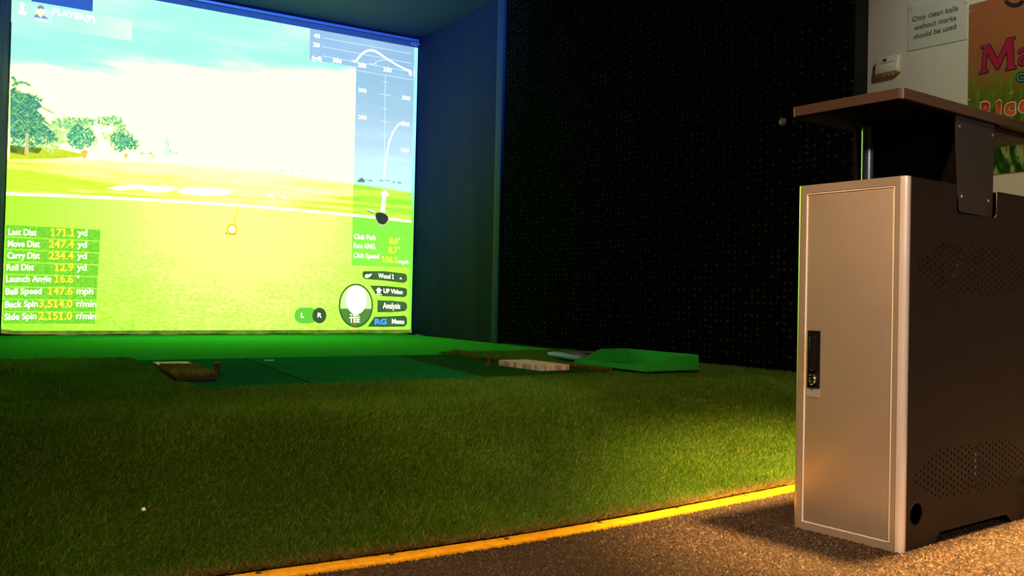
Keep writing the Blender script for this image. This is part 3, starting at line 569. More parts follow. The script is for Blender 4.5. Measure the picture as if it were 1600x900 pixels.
# projected trees
def fmat(name, cols):
    t = NT(name); g = t.n('ShaderNodeNewGeometry'); st_ = [(i / (len(cols) - 1), c) for i, c in enumerate(cols)]; return t.emit(t.ramp(g.outputs['Random Per Island'], st_), SCREEN_GAIN)
def tree(name, blobs, n, ls, mat, off, palm=False):
    b = bmesh.new()
    tot = sum(r1 * r2 for _, _, r1, r2 in blobs)
    for (cx_, cy_, rx, ry) in blobs:
        for _ in range(int(n * rx * ry / tot)):
            a = random.random() * 6.283; r = math.sqrt(random.random()); x = cx_ + rx * r * math.cos(a); y = cy_ + ry * r * math.sin(a)
            if x < 16.5: continue
            th = random.random() * 3.14; l = ls * random.uniform(.5, 1.3); o_ = off + random.random() * .0012
            dx, dy = math.cos(th) * l, math.sin(th) * l; e = l * .45
            pts = [(x - dx, y - dy), (x - dy * .4, y + dx * .4), (x + dx, y + dy), (x + dy * .4, y - dx * .4)]
            b.faces.new([b.verts.new(S(max(15.5, p[0]), p[1], o_)) for p in pts])
    o = world_part(name, b, mat); return o
TM1 = fmat('tree_green_picture', [(.05, .40, .20), (.14, .60, .26), (.34, .85, .32), (.55, 1.0, .38), (.85, 1.1, .45)])
TM2 = fmat('tree_teal_picture', [(.03, .28, .18), (.07, .45, .24), (.18, .66, .30), (.55, .98, .45)])
TM3 = fmat('tree_hazy_picture', [(.35, .80, .75), (.6, 1.0, .85), (.9, 1.1, .8)])
TM4 = fmat('tree_lime_picture', [(.35, .80, .20), (.60, 1.0, .30), (.95, 1.15, .5)])
tree('picture_tree', [(100, 205, 30, 20), (125, 195, 22, 12), (150, 212, 20, 16), (78, 215, 20, 22), (175, 200, 18, 12), (192, 214, 16, 10)], 1300, 3.2, TM4, .0006)
tree('picture_tree', [(108, 192, 28, 9), (170, 188, 22, 7), (190, 198, 7, 9), (135, 190, 14, 6)], 500, 3, TM1, .0012)
tree('picture_tree', [(126, 216, 21, 17), (122, 205, 10, 9)], 520, 3.2, TM2, .002); tree('picture_tree', [(186, 222, 15, 15), (196, 219, 14, 11), (208, 226, 10, 8)], 460, 3, TM2, .002)
tree('picture_tree', [(262, 228, 5, 10), (258, 220, 4, 4), (264, 240, 8, 5), (273, 238, 5, 4)], 130, 2.4, TM3, .0012)
tree('picture_tree', [(40, 218, 26, 13), (70, 214, 16, 12), (30, 205, 18, 12)], 700, 3.2, TM2, .002)
for bl_ in [(440, 267, 4, 2), (455, 266, 3, 3), (472, 267, 8, 1.5), (485, 268, 6, 2), (500, 270, 10, 1.2), (520, 271, 4, 2)]: tree('picture_tree', [bl_], 14, 2, TM3, .001)
for bl_ in [(222, 240, 4, 2), (236, 242, 4, 3), (600, 282, 12, 1), (575, 282, 8, 1), (620, 285, 14, 1)]: tree('picture_tree', [bl_], 14, 1.8, TM2, .001)
b = bmesh.new(); poly([S(x, y, .0025) for x, y in [(15.8, 140), (28, 142), (44, 150), (60, 158), (66, 166), (58, 172), (66, 180), (64, 190), (72, 196), (80, 205), (76, 214), (60, 212), (48, 214), (30, 210), (15.5, 216)]], (0, .0003, 0), b); world_part('picture_palm_shade', b, noisy('palm_shade', (.05, .27, .24), (.12, .45, .28), 22))
b = bmesh.new()                                                   # palm fronds
for (ox, oy, ex, ey, wd) in ((-5, 190, 66, 178, 7), (-5, 165, 62, 150, 7), (0, 150, 45, 127, 4), (-5, 182, 70, 196, 9), (10, 200, 72, 186, 6), (0, 175, 82, 170, 4), (-5, 200, 60, 214, 8), (30, 205, 86, 212, 7), (0, 160, 52, 168, 7), (5, 215, 50, 222, 7), (-5, 140, 40, 158, 8), (-5, 120, 24, 125, 5), (20, 195, 66, 205, 6)):
    for k in range(46):
        f_ = k / 45; x = ox + (ex - ox) * f_; y = oy + (ey - oy) * f_ - 12 * math.sin(f_ * 2.6) + 14 * f_ ** 2; wl_ = wd * (1 - f_ * .55) * random.uniform(.7, 1.2); sx = random.uniform(2, 6); wl_ *= 1.25
        for sg in (-1, 1):
            pts = [(x - 1, y), (x + sx + 4, y + sg * wl_), (x + 3, y)]
            if min(p[0] for p in pts) < 15.8: continue
            b.faces.new([b.verts.new(S(p[0], p[1], .003 + random.random() * .002)) for p in pts])
world_part('picture_palm', b, fmat('palm_picture', [(.03, .20, .17), (.05, .28, .22), (.10, .42, .25), (.25, .70, .20), (.45, .85, .35)]))
b = bmesh.new()
for x0, x1 in ((38, 45), (70, 73)): b = bmesh.new(); poly([S(x0, 242 - (x0 > 50) * 12, .0055), S(x1, 242 - (x0 > 50) * 12, .0055), S(x1 - 1.5, 208, .0055), S(x0 + 2, 208, .0055)], (0, .0003, 0), b); world_part('picture_trunk', b, em((.85, .75, .25)))
b = bmesh.new(); poly([S(x, y, .0008) for x, y in [(15.3, 226), (30, 228), (66, 229), (100, 234), (125, 240), (135, 245), (90, 248), (14.8, 249)]], (0, .0003, 0), b); world_part('picture_bank', b, noisy('bank', (.55, .75, .03), (.85, 1.0, .06), 9))
b = bmesh.new(); poly([S(x, y, .0014) for x, y in [(15.3, 226), (36, 230), (66, 232), (60, 240), (45, 238), (40, 243), (15, 238)]], (0, .0003, 0), b); world_part('picture_bank_shade', b, noisy('bank_dark', (.10, .16, .02), (.3, .4, .03), 12))
b = bmesh.new()
for cx_, cy_, s in ((132, 241, 7), (197, 244, 4), (241, 246, 2), (545, 281, 0)):
    if s: b = bmesh.new(); poly([S(cx_ + s * math.cos(a) * (1 if math.sin(a) < 0 else .55), cy_ + s * math.sin(a), .004) for a in np.linspace(0, 6.28, 12)[:-1]], (0, .0003, 0), b); world_part('picture_bush', b, em((1.1, .65, .12)))
b = bmesh.new(); poly([S(x, y, .0008) for x, y in [(558, 283), (562, 279), (566, 277.5), (569, 281), (570, 285), (558, 284.5)]], (0, .0003, 0), b); world_part('picture_hut', b, em((.15, .28, .22)))
b = bmesh.new(); poly([S(x, y, .0045) for x, y in [(141, 197), (152, 196), (158, 200), (160, 212), (166, 225), (168, 240), (160, 245), (148, 243), (155, 232), (152, 216), (146, 205)]], (0, .0003, 0), b)
poly([S(168 + 9 * math.cos(a), 203 + 7 * math.sin(a), .0042) for a in np.linspace(0, 6.28, 16)[:-1]], (0, .0003, 0), b); world_part('picture_glare', b, em((1.7, 1.7, .95)))
# frame tube above the screen
ft = empty('frame_tube', (1.96, YS - .03, 2.85)); tag(ft, 'thin metal tube running along the top edge of the lit screen', 'frame tube')
M_TUBE = plain('pale_blue_tube', (.14, .20, .40), .35, .3)
reparent(obj('tube', tube([(.385, YS - .016, 2.847), (3.575, YS - .016, 2.847)], .013, 12), M_TUBE, smooth=True), ft)
b = box(3.49, 3.575, YS - .045, YS - .012, 2.795, 2.826, .006, 2); reparent(obj('corner_clamp', b, M_TUBE, smooth=True), ft)

# ================================================================== THINGS ON THE TURF
M_TAN = plain('tan_wood', (.70, .22, .07), .7, 0, .2, 60)
o = obj('tee_board', box(-.078, .078, -.22, .22, 0, .010, .002), M_TAN); o.location = (.905, 4.28, .1995); o.rotation_euler.z = math.radians(-3)
tag(o, 'thin flat tan board lying behind the brown brush pad on the left of the mat', 'board')
bp = empty('brush_pad', (.848, 3.85, .2007), math.radians(-4)); tag(bp, 'brown bristly brush pad on the left end of the hitting mat', 'brush mat')
bk = obj('pad_base', box(-.075, .075, -.245, .245, 0, .018, .005, 2), plain('dark_brown_rubber', (.05, .03, .012), .8), bp, smooth=True)
bl = blades(15000, (-.077, .077, -.248, .248), lambda x, y: np.ones(x.shape), .020, .0028, lambda x, y: np.full(x.shape, .016), lambda x, y: x > -9, (0, 0), 'bristles', M_COIR, .35); bl.parent = bp; tag(bl, kind='stuff')
M_RUB = plain('reddish_rubber', (.16, .035, .015), .55)
def rtee(x, y, label, z=.1995, mat=M_RUB, s=1.0):
    e = empty('rubber_tee', (x, y, z)); tag(e, label, 'golf tee')
    obj('tee_tube', lathe([(.0115 * s, .001), (.0105 * s, .034), (.013 * s, .044), (.0125 * s, .047), (.009 * s, .046), (.007 * s, .038)], 20), mat, e, smooth=True)
    obj('tee_base', lathe([(.024 * s, 0), (.024 * s, .002), (.013 * s, .004)], 20), MG1, e, smooth=True)
rtee(.985, 3.90, 'dark red rubber tee standing beside the brown brush pad')
rtee(2.34, 3.93, 'red rubber tee standing beside the pale block at the right of the mat', s=.85)
t = NT('stained_pale_foam'); a = t.noise(t.co((9, 9, 3)), 3, 4, .6); z_ = t.xyz(t.co())[2]
c = t.mix(t.sm(a, .42, .62), (.50, .36, .22), (.88, .84, .74)); c = t.mix(t.ma('GREATER_THAN', z_, .0262), c, t.mix(t.noise(t.co(), 25, 3), (.78, .50, .34), (.90, .64, .46)))
o = obj('foam_block', box(-.085, .085, -.185, .185, 0, .028, .0012, 1), t.bsdf(c, .75)); o.location = (2.487, 3.745, .1995); o.rotation_euler.z = math.radians(2)
tag(o, 'pale pinkish block with stained sides lying on the right of the mat', 'block')
# blue rimmed flat tray
bt = empty('metal_tray', (3.055, 4.07, .214), math.radians(-11)); tag(bt, 'flat tray with a blue rim lying behind the green ball tray', 'tray')
M_BLUE = plain('blue_painted_metal', (.09, .20, .75), .5, 0); M_PINK = plain('worn_pink_grey_plate', (.26, .15, .15), .5, .2, .5, 18)
obj('tray_rim', box(-.14, .14, -.215, .215, 0, .022, .004, 2), M_BLUE, bt, smooth=True)
obj('tray_plate', box(-.125, .125, -.20, .20, .021, .026, .001, 1), M_PINK, bt)
obj('tray_reflection', box(-.04, .05, -.06, .07, .0255, .0275, .001, 1), plain('dark_reflection', (.03, .03, .06), .4), bt)  # darker reflections in the tray top, laid on as coloured slabs
obj('tray_reflection', box(-.11, -.05, .02, .17, .0255, .0275, .001, 1), plain('blue_reflection', (.09, .09, .22), .4), bt)
# green ball tray
M_GREEN = plain('bright_green_plastic', (.022, .46, .05), .38, 0, .08, 8, .05)
def ball_tray():
    b = bmesh.new(); L = .54; D = .345; lo = .026; hi = .074; T = .014
    def sidez(x):
        s = min(1, max(0, (x - .05) / .13)); return lo + (hi - lo) * s * s * (3 - 2 * s)
    xs = [0, .02, .05, .07, .09, .11, .13, .15, .18, .24, D]
    for y0 in (0, L - T): poly([(x, y0, 0) for x in (0, D)] + [(x, y0, sidez(x)) for x in xs[::-1]], (0, T, 0), b)
    box(0, T, T * .9, L - T * .9, 0, lo, 0, bm=b); box(D - T, D, T * .9, L - T * .9, 0, hi, 0, bm=b); box(T * .9, D - T * .9, T * .9, L - T * .9, .004, .010, 0, bm=b)
    bmesh.ops.bevel(b, geom=[e for e in b.edges if e.calc_face_angle(0) > .5], offset=.0025, segments=2, affect='EDGES'); return b
o = obj('ball_tray', ball_tray(), M_GREEN, smooth=True); o.location = (2.765, 3.215, .213); o.rotation_euler.z = math.radians(2)
tag(o, 'bright green plastic golf ball tray with raised back standing against the black wall', 'ball tray')
M_PAPER = plain('paper_white', (.8, .8, .72), .7)
p = fl(420, 563, .201); b = bmesh.new(); poly([(p.x - .025, p.y - .004, .2008), (p.x + .02, p.y - .02, .2008), (p.x + .03, p.y + .012, .2012), (p.x - .01, p.y + .016, .2008)], (0, 0, .0015), b); o = obj('paper_scrap', b, M_PAPER); tag(o, 'tiny white paper scrap on the hitting mat behind the dark seam', 'paper scrap')
p = fl(225, 767, .118); z = float(turf_z(p.x, p.y)) + .022; b = bmesh.new(); poly([(p.x - .004, p.y - .003, z), (p.x + .004, p.y - .004, z), (p.x + .003, p.y + .004, z + .004), (p.x - .003, p.y + .003, z + .003)], (0, 0, .002), b); o = obj('paper_scrap', b, M_PAPER); tag(o, 'tiny white crumb of paper on the coarse turf at lower left', 'paper scrap')

# ================================================================== CABINET
CA = math.radians(4.44); cab = empty('equipment_cabinet', (1.7926, 1.2245, 0), CA)
tag(cab, 'tall metal equipment cabinet with silver front door and dark perforated side, shelf raised on top', 'cabinet')
def brushed(name, c, rough=.35, metal=.7, bumpv=.04):
    t = NT(name); a = t.noise(t.co((1, 90, 2)), 6, 3, .6); b = t.noise(t.co(), 5, 3); x = t.mix(a, tuple(q * .93 for q in c), tuple(q * 1.05 for q in c)); return t.bsdf(x, t.sm(b, .3, .7, rough - .04, rough + .05), metal, t.bump(t.noise(t.co(), 700, 2), bumpv, .0004), .5)
M_SILV = brushed('silver_metal_paint', (.70, .62, .54), .33, .62); M_DARK = brushed('dark_brown_metal_paint', (.011, .008, .008), .5, .0, .1); M_DARK.node_tree.nodes['Principled BSDF'].inputs['Specular IOR Level'].default_value = .22
M_CORN = brushed('painted_corner_highlight', (.97, .94, .93), .25, .45)  # near-white colour paints in the highlight along the rounded corner
M_EDGE = brushed('painted_door_glint', (.96, .95, .93), .35, .0)  # near-white strips stand in for light catching the door's bevel
M_DARK2 = brushed('dark_shelf_metal', (.075, .050, .040), .40, .3, .1); M_INT = plain('black_inner', (.003, .003, .004), .7, spec=.05)
W_, H_, D_ = .283, .836, .66
# front frame ring with rounded vertical edges
b = bmesh.new(); rr = .014
def outline():
    pts = []                             # plan profile of the front frame seen from above (x depth, y width)
    for k in range(7): a = math.radians(180 + 15 * k); pts.append((rr + rr * math.cos(a), rr + rr * math.sin(a)))
    return pts
prof = outline()                         # from (0,rr) to (rr,0)
# right upright (rounded), left upright, top and bottom rails
bc = bmesh.new(); poly([(x, y, .0005) for x, y in [(p[0] - .0008, p[1] - .0008) for p in prof] + [(rr, .003), (.003, rr)]], (0, 0, H_ - .001), bc); obj('corner_highlight', bc, M_CORN, cab, smooth=True)
up = [(p[0], p[1]) for p in prof] + [(.020, 0), (.020, .026), (0, .026)]
poly([(x, y, 0.0) for x, y in up], (0, 0, H_), b)
up2 = [(x, W_ - y) for x, y in up]; poly([(x, y, 0.0) for x, y in up2], (0, 0, H_), b)
box(0, .02, .0255, W_ - .0255, H_ - .020, H_, 0, bm=b); box(0, .02, .0255, W_ - .0255, 0.0, .018, 0, bm=b)
obj('front_frame', b, M_SILV, cab, smooth=True)
dr = obj('door', box(.0015, .018, .0295, W_ - .0295, .0215, H_ - .0235, .0035, 3), M_SILV, cab, smooth=True)
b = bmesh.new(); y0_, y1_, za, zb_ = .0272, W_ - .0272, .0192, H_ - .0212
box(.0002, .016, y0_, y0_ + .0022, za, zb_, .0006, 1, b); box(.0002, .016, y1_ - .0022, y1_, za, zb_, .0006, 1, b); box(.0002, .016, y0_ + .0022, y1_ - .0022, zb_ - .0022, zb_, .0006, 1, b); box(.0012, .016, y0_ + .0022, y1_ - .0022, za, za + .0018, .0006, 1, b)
obj('door_edge_glint', b, M_EDGE, cab)
obj('door_gap', box(.006, .0175, .0258, W_ - .0258, .0182, H_ - .0202), M_INT, cab)
# handle
hp_ = box(-.0015, .004, .2115, .2465, .3455, .4835, .001, 1); hd = obj('handle_plate', hp_, plain('handle_black', (.008, .008, .009), .3), dr)
obj('handle_lever', box(-.009, -.001, .2185, .2385, .386, .473, .006, 4), plain('gloss_black', (.010, .010, .012), .15), dr, smooth=True)
b = lathe([(.0105, 0), (.0105, .006), (.0085, .009), (.0045, .0092), (.0040, .0075), (.0012, .0075)], 24); bmesh.ops.rotate(b, cent=(0, 0, 0), matrix=Matrix.Rotation(-math.pi / 2, 3, 'Y'), verts=b.verts[:]); bmesh.ops.scale(b, vec=(1, 1, 1.25), verts=b.verts[:]); bmesh.ops.translate(b, vec=(-.0015, .2285, .366), verts=b.verts[:])
obj('lock', b, plain('chrome', (.8, .8, .8), .12, 1), dr, smooth=True)
obj('door_label', box(.0005, .002, .2115, .2465, .3235, .345), plain('grey_label', (.30, .32, .31), .6), dr)
# perforated side panel (right) with notch and foot cutout
def arc(cx_, cz, r, a0, a1, n=5): return [(cx_ + r * math.cos(math.radians(a0 + (a1 - a0) * k / n)), cz + r * math.sin(math.radians(a0 + (a1 - a0) * k / n))) for k in range(n + 1)]
def side(holes=True):
    x0 = .020; out = [(x0, .004), (.137, .001), (.168, .026), (.490, .026), (.524, .001), (D_, .001), (D_, H_)]
    out += [(.418, H_)] + arc(.404, .784, .014, 0, -90) + arc(.238, .784, .016, -90, -180) + [(.222, H_), (x0, H_)]
    hs = []
    if holes:
        def region(zc):
            for k in range(32):
                x = .063 + .0168 * k; e = min(k, 31 - k)
                if x > .60: continue
                n = e + 2 if e <= 5 else (8 if e % 2 == 0 else 7)
                for i in range(n):
                    z = zc + (i - (n - 1) / 2) * .0155
                    hs.append([(x +   .0034 * math.cos(a), z + .0034 * math.sin(a)) for a in np.linspace(0, 2 * math.pi, 11)[:-1]])
        region(.637); region(.160)
        hs.append([(.064 + .025 * math.cos(a), .081 + .025 * math.sin(a)) for a in np.linspace(0, 2 * math.pi, 33)[:-1]])
    me = plate(out, hs, .0016); co = np.empty(len(me.vertices) * 3); me.vertices.foreach_get('co', co); co = co.reshape(-1, 3)
    co = np.stack([co[:, 0], co[:, 2], co[:, 1]], -1); return me, co
me, co = side(True); co[:, 1] += .0020; me.vertices.foreach_set('co', co.ravel()); me.flip_normals(); me.update(); link('side_panel', me, M_DARK, cab)
me, co = side(False); co[:, 1] = W_ - .002 + co[:, 1]; me.vertices.foreach_set('co', co.ravel()); me.update(); link('side_panel', me, M_DARK, cab)
# edge lip of round hole
b = bmesh.new(); pr = [Vector((.064 + .0255 * math.cos(a), .0012, .081 + .0255 * math.sin(a))) for a in np.linspace(0, 2 * math.pi, 37)]; tube(pr, .0011, 6, b); obj('hole_rim', b, M_DARK, cab, smooth=True)
obj('back_panel', box(D_ - .003, D_, .004, W_ - .004, .028, H_), M_DARK, cab)
b = bmesh.new(); box(.0205, .221, .003, W_ - .003, H_ - .004, H_ - .001, bm=b); box(.419, D_ - .004, .003, W_ - .003, H_ - .004, H_ - .001, bm=b); box(.222, .418, .03, W_ - .03, H_ - .004, H_ - .001, bm=b)
obj('top_plate', b, M_DARK, cab); obj('bottom_plate', box(.022, D_ - .004, .004, W_ - .004, .030, .033), M_INT, cab)
# inside: device box with a small blue indicator, a pale duct
obj('inner_shelf', box(.04, D_ - .02, .02, W_ - .01, .40, .405), M_INT, cab)
# raised column: two tapered side plates and black core
def bracket(y0, y1, nm='side_bracket'):
    pts = [(.229, 1.004), (.250, .790)] + arc(.258, .782, .008, 180, 270, 4) + arc(.404, .782, .010, 270, 360, 4) + [(.420, 1.004)]
    return poly([(x, y0, z) for x, z in pts], (0, y1 - y0, 0))
M_BRK = brushed('bracket_charcoal', (.026, .026, .027), .5, .1, .1)
br = obj('side_bracket', bracket(.010, .013), M_BRK, cab); br2 = obj('side_bracket', bracket(W_ - .013, W_ - .010), M_BRK, cab)
for x, z in ((.247, .977), (.411, .977), (.262, .811), (.393, .811)):
    b = lathe([(.0042, 0), (.0040, .0012), (.0022, .0022), (.0004, .0025)], 12); bmesh.ops.rotate(b, cent=(0, 0, 0), matrix=Matrix.Rotation(math.pi / 2, 3, 'X'), verts=b.verts[:]); bmesh.ops.translate(b, vec=(x, .010, z), verts=b.verts[:])
    obj('bracket_screw', b, plain('bright_screw', (.75, .72, .65), .25, .9), br, smooth=True)
obj('column_core', box(.255, .400, .0135, W_ - .0135, .75, 1.004), M_INT, cab)
obj('column_tube', tube([(.222, .2345, .80), (.222, .2345, 1.004)], .0145, 20), plain('brushed_tube', (.26, .28, .30), .34, .7), cab, smooth=True)
obj('column_rod', tube([(.250, .268, .80), (.250, .268, 1.004)], .007, 14), plain('blue_grey_rod', (.12, .17, .26), .3, .7), cab, smooth=True)
# shelf top
b = box(-.012, .685, .004, W_ + .012, 1.006, 1.031, .012, 4, edges=vert_edge)
bmesh.ops.bevel(b, geom=[e for e in b.edges if abs(e.verts[0].co.z - e.verts[1].co.z) < 1e-6 and e.calc_face_angle(0) > .5], offset=.0015, segments=2, affect='EDGES')
obj('raised_shelf', b, M_DARK2, cab, smooth=True)
obj('shelf_under_shade', box(-.008, .44, .008, W_ + .008, 1.003, 1.0062), M_INT, cab)  # black sheet puts in the shade under the shelf
b = bmesh.new(); box(.44, .675, .02, W_ - .02, .990, 1.006, .002, 1, bm=b); obj('shelf_stiffener', b, M_DARK, cab)
obj('inner_device', box(.15, .45, .06, .24, .4052, .70, .006, 2), plain('inner_grey_box', (.16, .17, .19), .35, .6), cab, smooth=True)
obj('inner_duct', tube([(.17, .040, .55), (.215, .026, .59), (.25, .024, .625), (.275, .024, .665), (.27, .03, .70)], .016, 14), plain('pale_foil', (.75, .78, .82), .25, .9), cab, smooth=True)
obj('inner_lamp', box(.405, .412, .035, .040, .12, .185), NT('blue_indicator').emit((.15, .35, 1), .9), cab)
# power cable and plug at the far side
pc = empty('power_cable', (2.40, 1.20, .0)); tag(pc, 'short black cable loop hanging beside the cabinet at the right edge of the frame', 'cable')
M_CAB = plain('gloss_black_cable', (.010, .014, .02), .15)
L2 = Matrix.Translation((1.7926, 1.2245, 0)) @ Matrix.Rotation(CA, 4, 'Z')
pts = [L2 @ (Vector(p) + Vector((.022, 0, -.008))) for p in ((.600, .002, .108), (.594, -.012, .110), (.583, -.022, .100), (.579, -.026, .088), (.584, -.026, .074), (.600, -.024, .062), (.63, -.022, .045), (.66, -.03, .02), (.72, -.05, .012), (.80, -.10, .011))]
reparent(obj('cable', tube(pts, .0085, 12), M_CAB, smooth=True), pc)
reparent(obj('plug', cyl(.014, .016, pts[0] + Vector((.0, -.006, 0)), 'Y', 20), M_CAB, smooth=True), pc)

# ================================================================== ON THE WALLS
# thermostat
th = empty('thermostat', (XW, 2.622, 1.613)); tag(th, 'small cream thermostat box on the pale wall below the paper notice', 'thermostat')
M_CRM = plain('cream_plastic', (.46, .46, .37), .45)
obj('housing', box(-.026, 0, -.060, .060, .006, .086, .005, 3), M_CRM, th, smooth=True)
obj('housing_step', box(-.031, -.0255, -.056, .056, .012, .050, .002, 2), M_CRM, th, smooth=True)
obj('display', box(-.0275, -.0255, .000, .017, .066, .078), plain('display_dark', (.02, .01, .015), .3), th)
obj('vent_slot', box(-.0268, -.0255, -.045, .035, .0575, .0590), plain('slot_grey', (.2, .2, .17), .5), th)
for y in (-.028, -.005, .018): obj('knob', cyl(.0055, .008, (-.015, y, .003), 'Z', 12), M_CRM, th, smooth=True)
# paper notice
nt = empty('paper_notice', (XW, 2.39, 1.70)); tag(nt, 'white laminated notice asking for clean unmarked balls, taped to the wall', 'notice')
A_, B_, C_ = Wp(1419, 10), Wp(1419, 80), Wp(1512, 61); Dp = Vector((XW, C_.y, C_.z + (A_.z - B_.z)))
b = bmesh.new(); N = 8; A2 = [A_.lerp(Dp, i / N) for i in range(N + 1)]; B2 = [B_.lerp(C_, i / N) for i in range(N + 1)]
va = [b.verts.new(p + Vector((-.003 - .0012 * math.sin(i * .9) ** 2, 0, 0))) for i, p in enumerate(A2)]; vb = [b.verts.new(p + Vector((-.003 - .0012 * math.sin(i * .7 + 1) ** 2, 0, 0))) for i, p in enumerate(B2)]
for i in range(N): b.faces.new((va[i], vb[i], vb[i + 1], va[i + 1]))
bmesh.ops.solidify(b, geom=b.faces[:], thickness=.0008)
reparent(obj('paper_sheet', b, plain('notice_paper', (.70, .74, .70), .5, 0, .03), smooth=True), nt)
INK = plain('black_ink', (.015, .015, .015), .6)
for s, x0, y0, x1, y1 in (('Only clean balls', 1427, 34.5, 1498, 16.5), ('without marks', 1429.5, 48, 1495, 31.5), ('should be used', 1428.5, 62, 1495, 45)):
    P0, P1 = Wp(x0, y0, .0056), Wp(x1, y1, .0056); o = text_on('notice_text', s, P0, P1, (0, 0, .0235), INK, None, 0); reparent(o, nt)
for px, py in ((1424, 12), (1510, 2)): 
    pp = Wp(px, py, .004); reparent(obj('tape', box(pp.x - .002, pp.x, pp.y - .006, pp.y + .006, pp.z - .008, pp.z + .008), plain('tape_tan', (.5, .4, .3), .3)), nt)
# poster
ps = empty('poster', (XW, 1.85, 1.10)); tag(ps, 'colourful poster of green grass and peach sky with red lettering on the wall', 'poster')
t = NT('poster_print'); X = t.xyz(t.co()); z = X[2]; v = t.co()
n1 = t.noise(t.co((1, 1.6, .7)), 26, 4, .6); n2 = t.noise(t.co((1, 1, 1)), 9, 3); vo = t.n('ShaderNodeTexVoronoi'); t.put(vo.inputs['Vector'], t.co((1, 1, 1))); vo.inputs['Scale'].default_value = 26
gr = t.ramp(n1, [(.25, (.010, .045, .006)), (.42, (.05, .17, .010)), (.56, (.14, .30, .015)), (.68, (.34, .42, .03)), (.85, (.6, .62, .12))])
gr = t.mix(t.ma('MULTIPLY', t.ma('LESS_THAN', vo.outputs[0], .22), t.sm(n2, .55, .62)), gr, (.75, .72, .35))
gr = t.mix(t.sm(z, .20, .36, 0., .35), gr, (.36, .42, .02))
wvv = t.n('ShaderNodeTexWave'); t.put(wvv.inputs['Vector'], t.co((1, 1, .45), (.5, 0, 0))); wvv.inputs['Scale'].default_value = 22; wvv.inputs['Distortion'].default_value = 9; wvv.inputs['Detail'].default_value = 3
lo = t.ramp(wvv.outputs[0], [(0, (.012, .06, .01)), (.45, (.05, .22, .02)), (.7, (.16, .42, .05)), (1, (.5, .65, .2))])
gr = t.mix(t.sm(z, .10, .17, 1., 0.), gr, lo); gr = t.mix(1., gr, (.40, .38, .4), 'MULTIPLY')
pe = t.mix(n2, (.20, .070, .022), (.24, .100, .036))
edge = t.ma('ADD', .40, t.ma('MULTIPLY', t.ma('SUBTRACT', n1, .5), .35))
pc_ = t.mix(t.sm(t.ma('SUBTRACT', z, edge), -.06, .08), gr, pe)
M_POST = t.bsdf(pc_, .35, 0, None, .4)
pyL = Wp(1514, 100).y; o = obj('poster_sheet', box(XW - .0038, XW - .0012, .85, pyL, 1.102, 1.842), M_POST); reparent(o, ps)
for px, py in ((1517, 18), (1515, 156)):
    pp = Wp(px, py, .003); reparent(obj('poster_pin', cyl(.005, .004, pp, 'X', 12), plain('pin_steel', (.5, .5, .48), .3, .6)), ps)
MR = plain('crimson_ink', (.26, .006, .035), .4); MK = plain('letter_black', (.010, .012, .015), .4); MW = plain('letter_white', (.50, .48, .44), .4)
t = NT('red_orange_ink'); zz = t.xyz(t.co())[2]; M_RO = t.bsdf(t.mix(t.sm(zz, Wp(1545, 184).z - 1.10 + .01, Wp(1545, 160).z - 1.10 + .01), (.45, .07, .006), (.24, .004, .006)), .4)
def stroke(path, w_, mat, off, closed=False):
    """letter stroke drawn as one flat ribbon with round joints, lying on the poster"""
    b = bmesh.new(); P = [Vector(p) for p in path]; n = len(P)
    for k in range(n if closed else n - 1):
        a, c = P[k], P[(k + 1) % n]; d = (c - a).normalized(); nn = Vector((-d.y, d.x)) * w_ / 2
        b.faces.new([b.verts.new(Wp(q_.x, q_.y, off + .00004 * k)) for q_ in (a + nn, a - nn, c - nn, c + nn)])
    for k, a in enumerate(P): b.faces.new([b.verts.new(Wp(a.x + w_ / 2 * math.cos(t_), a.y + w_ / 2 * math.sin(t_), off + .00004 * k + .00002)) for t_ in np.linspace(0, 6.283, 13)[:-1]])
    return reparent(obj('poster_letter', b, mat), ps)
def wfill(pts, mat, off):
    me = plate([(x, -y) for x, y in pts], [], 0)
    for v_ in me.vertices: v_.co = Wp(v_.co.x, -v_.co.y, off)
    me.update(); return reparent(link('poster_letter', me, mat), ps)
Mpts = [(1534, 73.5), (1547, 69.5), (1560, 93), (1575, 61), (1587, 58), (1586.5, 60.5), (1583.5, 62), (1585, 103.5), (1588.5, 104), (1588, 107), (1573, 110), (1573, 107), (1576, 105.5), (1574.5, 79), (1561, 108), (1558.5, 108.5), (1543.5, 83), (1541, 110), (1545, 110), (1544.5, 113), (1532, 115.5), (1532, 112.8), (1535, 111.5), (1539.5, 74.5), (1535, 75.6)]
stroke(Mpts, 3.0, MK, .0050, True); wfill(Mpts, MR, .0062)
ap = [(1594, 82), (1597, 78.5), (1602, 77.5), (1606, 80), (1606.5, 88), (1606, 98), (1609, 101)]; ab = [(1606, 87), (1600, 89), (1595, 93), (1594.5, 99), (1598, 101), (1603, 98), (1606, 95)]
for p_ in (ap, ab): stroke(p_, 7.0, MK, .0050)
for p_ in (ap, ab): stroke(p_, 4.0, MR, .0062)
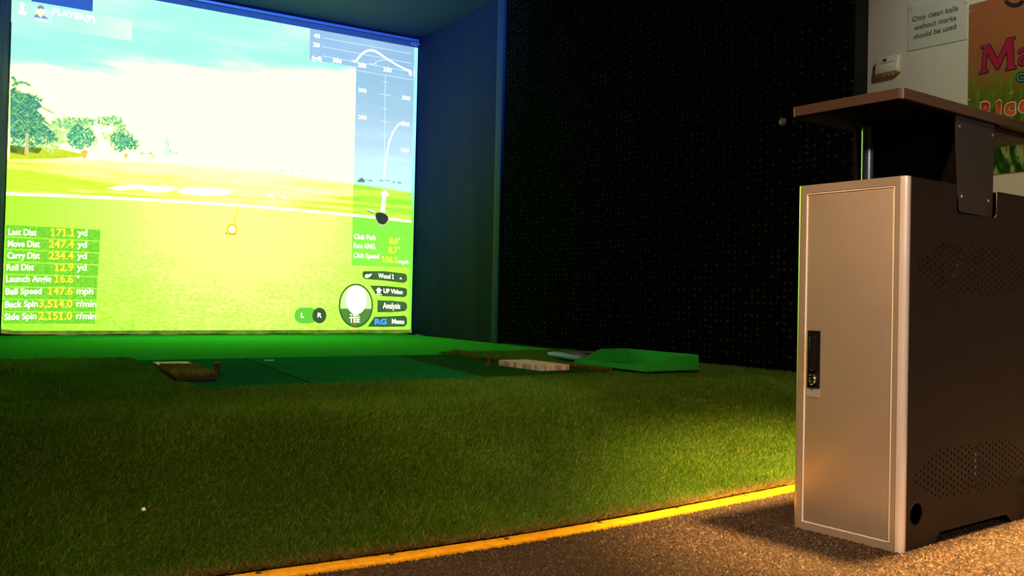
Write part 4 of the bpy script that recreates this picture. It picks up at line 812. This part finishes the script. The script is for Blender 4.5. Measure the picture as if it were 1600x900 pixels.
# small teal c, dark curl at the top, red word
def wring(cx_, cy_, rx, ry, w2, a0, a1, mat, off, name='poster_letter', n=24):
    b = bmesh.new(); A = []; B = []
    for k in range(n + 1):
        a = math.radians(a0 + (a1 - a0) * k / n); A.append(b.verts.new(Wp(cx_ + (rx - w2) * math.cos(a), cy_ + (ry - w2) * math.sin(a), off))); B.append(b.verts.new(Wp(cx_ + (rx + w2) * math.cos(a), cy_ + (ry + w2) * math.sin(a), off)))
    for k in range(n): b.faces.new((A[k], A[k + 1], B[k + 1], B[k]))
    return reparent(obj(name, b, mat), ps)
wring(1597, 121, 6, 5.5, 3.0, 40, 330, MK, .0050); wring(1597, 121, 6, 5.5, 1.2, 50, 320, plain('teal_ink', (.03, .20, .24), .4), .0062)
wring(1586, -3, 14, 11.5, 3.2, 20, 160, MK, .0055)
P0, P1 = Wp(1533, 185.5, .006), Wp(1608, 181, .006)
# letters sit on the wall rising with it: baseline is horizontal on the wall
zb = Wp(1545, 184).z; yb0 = Wp(1532, 180).y; yb1 = Wp(1613, 180).y; hc = Wp(1540, 160).z - Wp(1540, 184).z
for ch, xa, xb in (('R', 1532, 1555), ('i', 1557, 1566.5), ('c', 1569, 1589), ('c', 1591, 1612)):
    ya, yb = Wp(xa, 180).y, Wp(xb, 180).y; hh = (0, 0, hc)
    for grow_, mt_, of_ in ((.080, MW, .0050), (0.0, M_RO, .0062)):
        ins = (ya - yb) * .08 * (grow_ == 0)
        reparent(text_on('poster_letter', ch, (XW - of_, ya - ins, zb + .0015 * (grow_ == 0)), (XW - of_, yb + ins, zb + .0015 * (grow_ == 0)), (0, 0, hc * (.95 if grow_ == 0 else 1)), mt_, None, (.05) if grow_ == 0 else grow_), ps)
# knob on the studded wall
o = obj('wall_knob', lathe([(.019, 0), (.020, .004), (.018, .014), (.011, .020), (.002, .022)], 20), plain('pale_knob', (.22, .21, .19), .5), smooth=True)
o.rotation_euler = (0, -math.pi / 2, 0); o.location = (3.607, 3.165, 1.471); tag(o, 'small round pale knob on the black studded wall left of the raised shelf', 'wall knob')
bpy.context.view_layer.update()
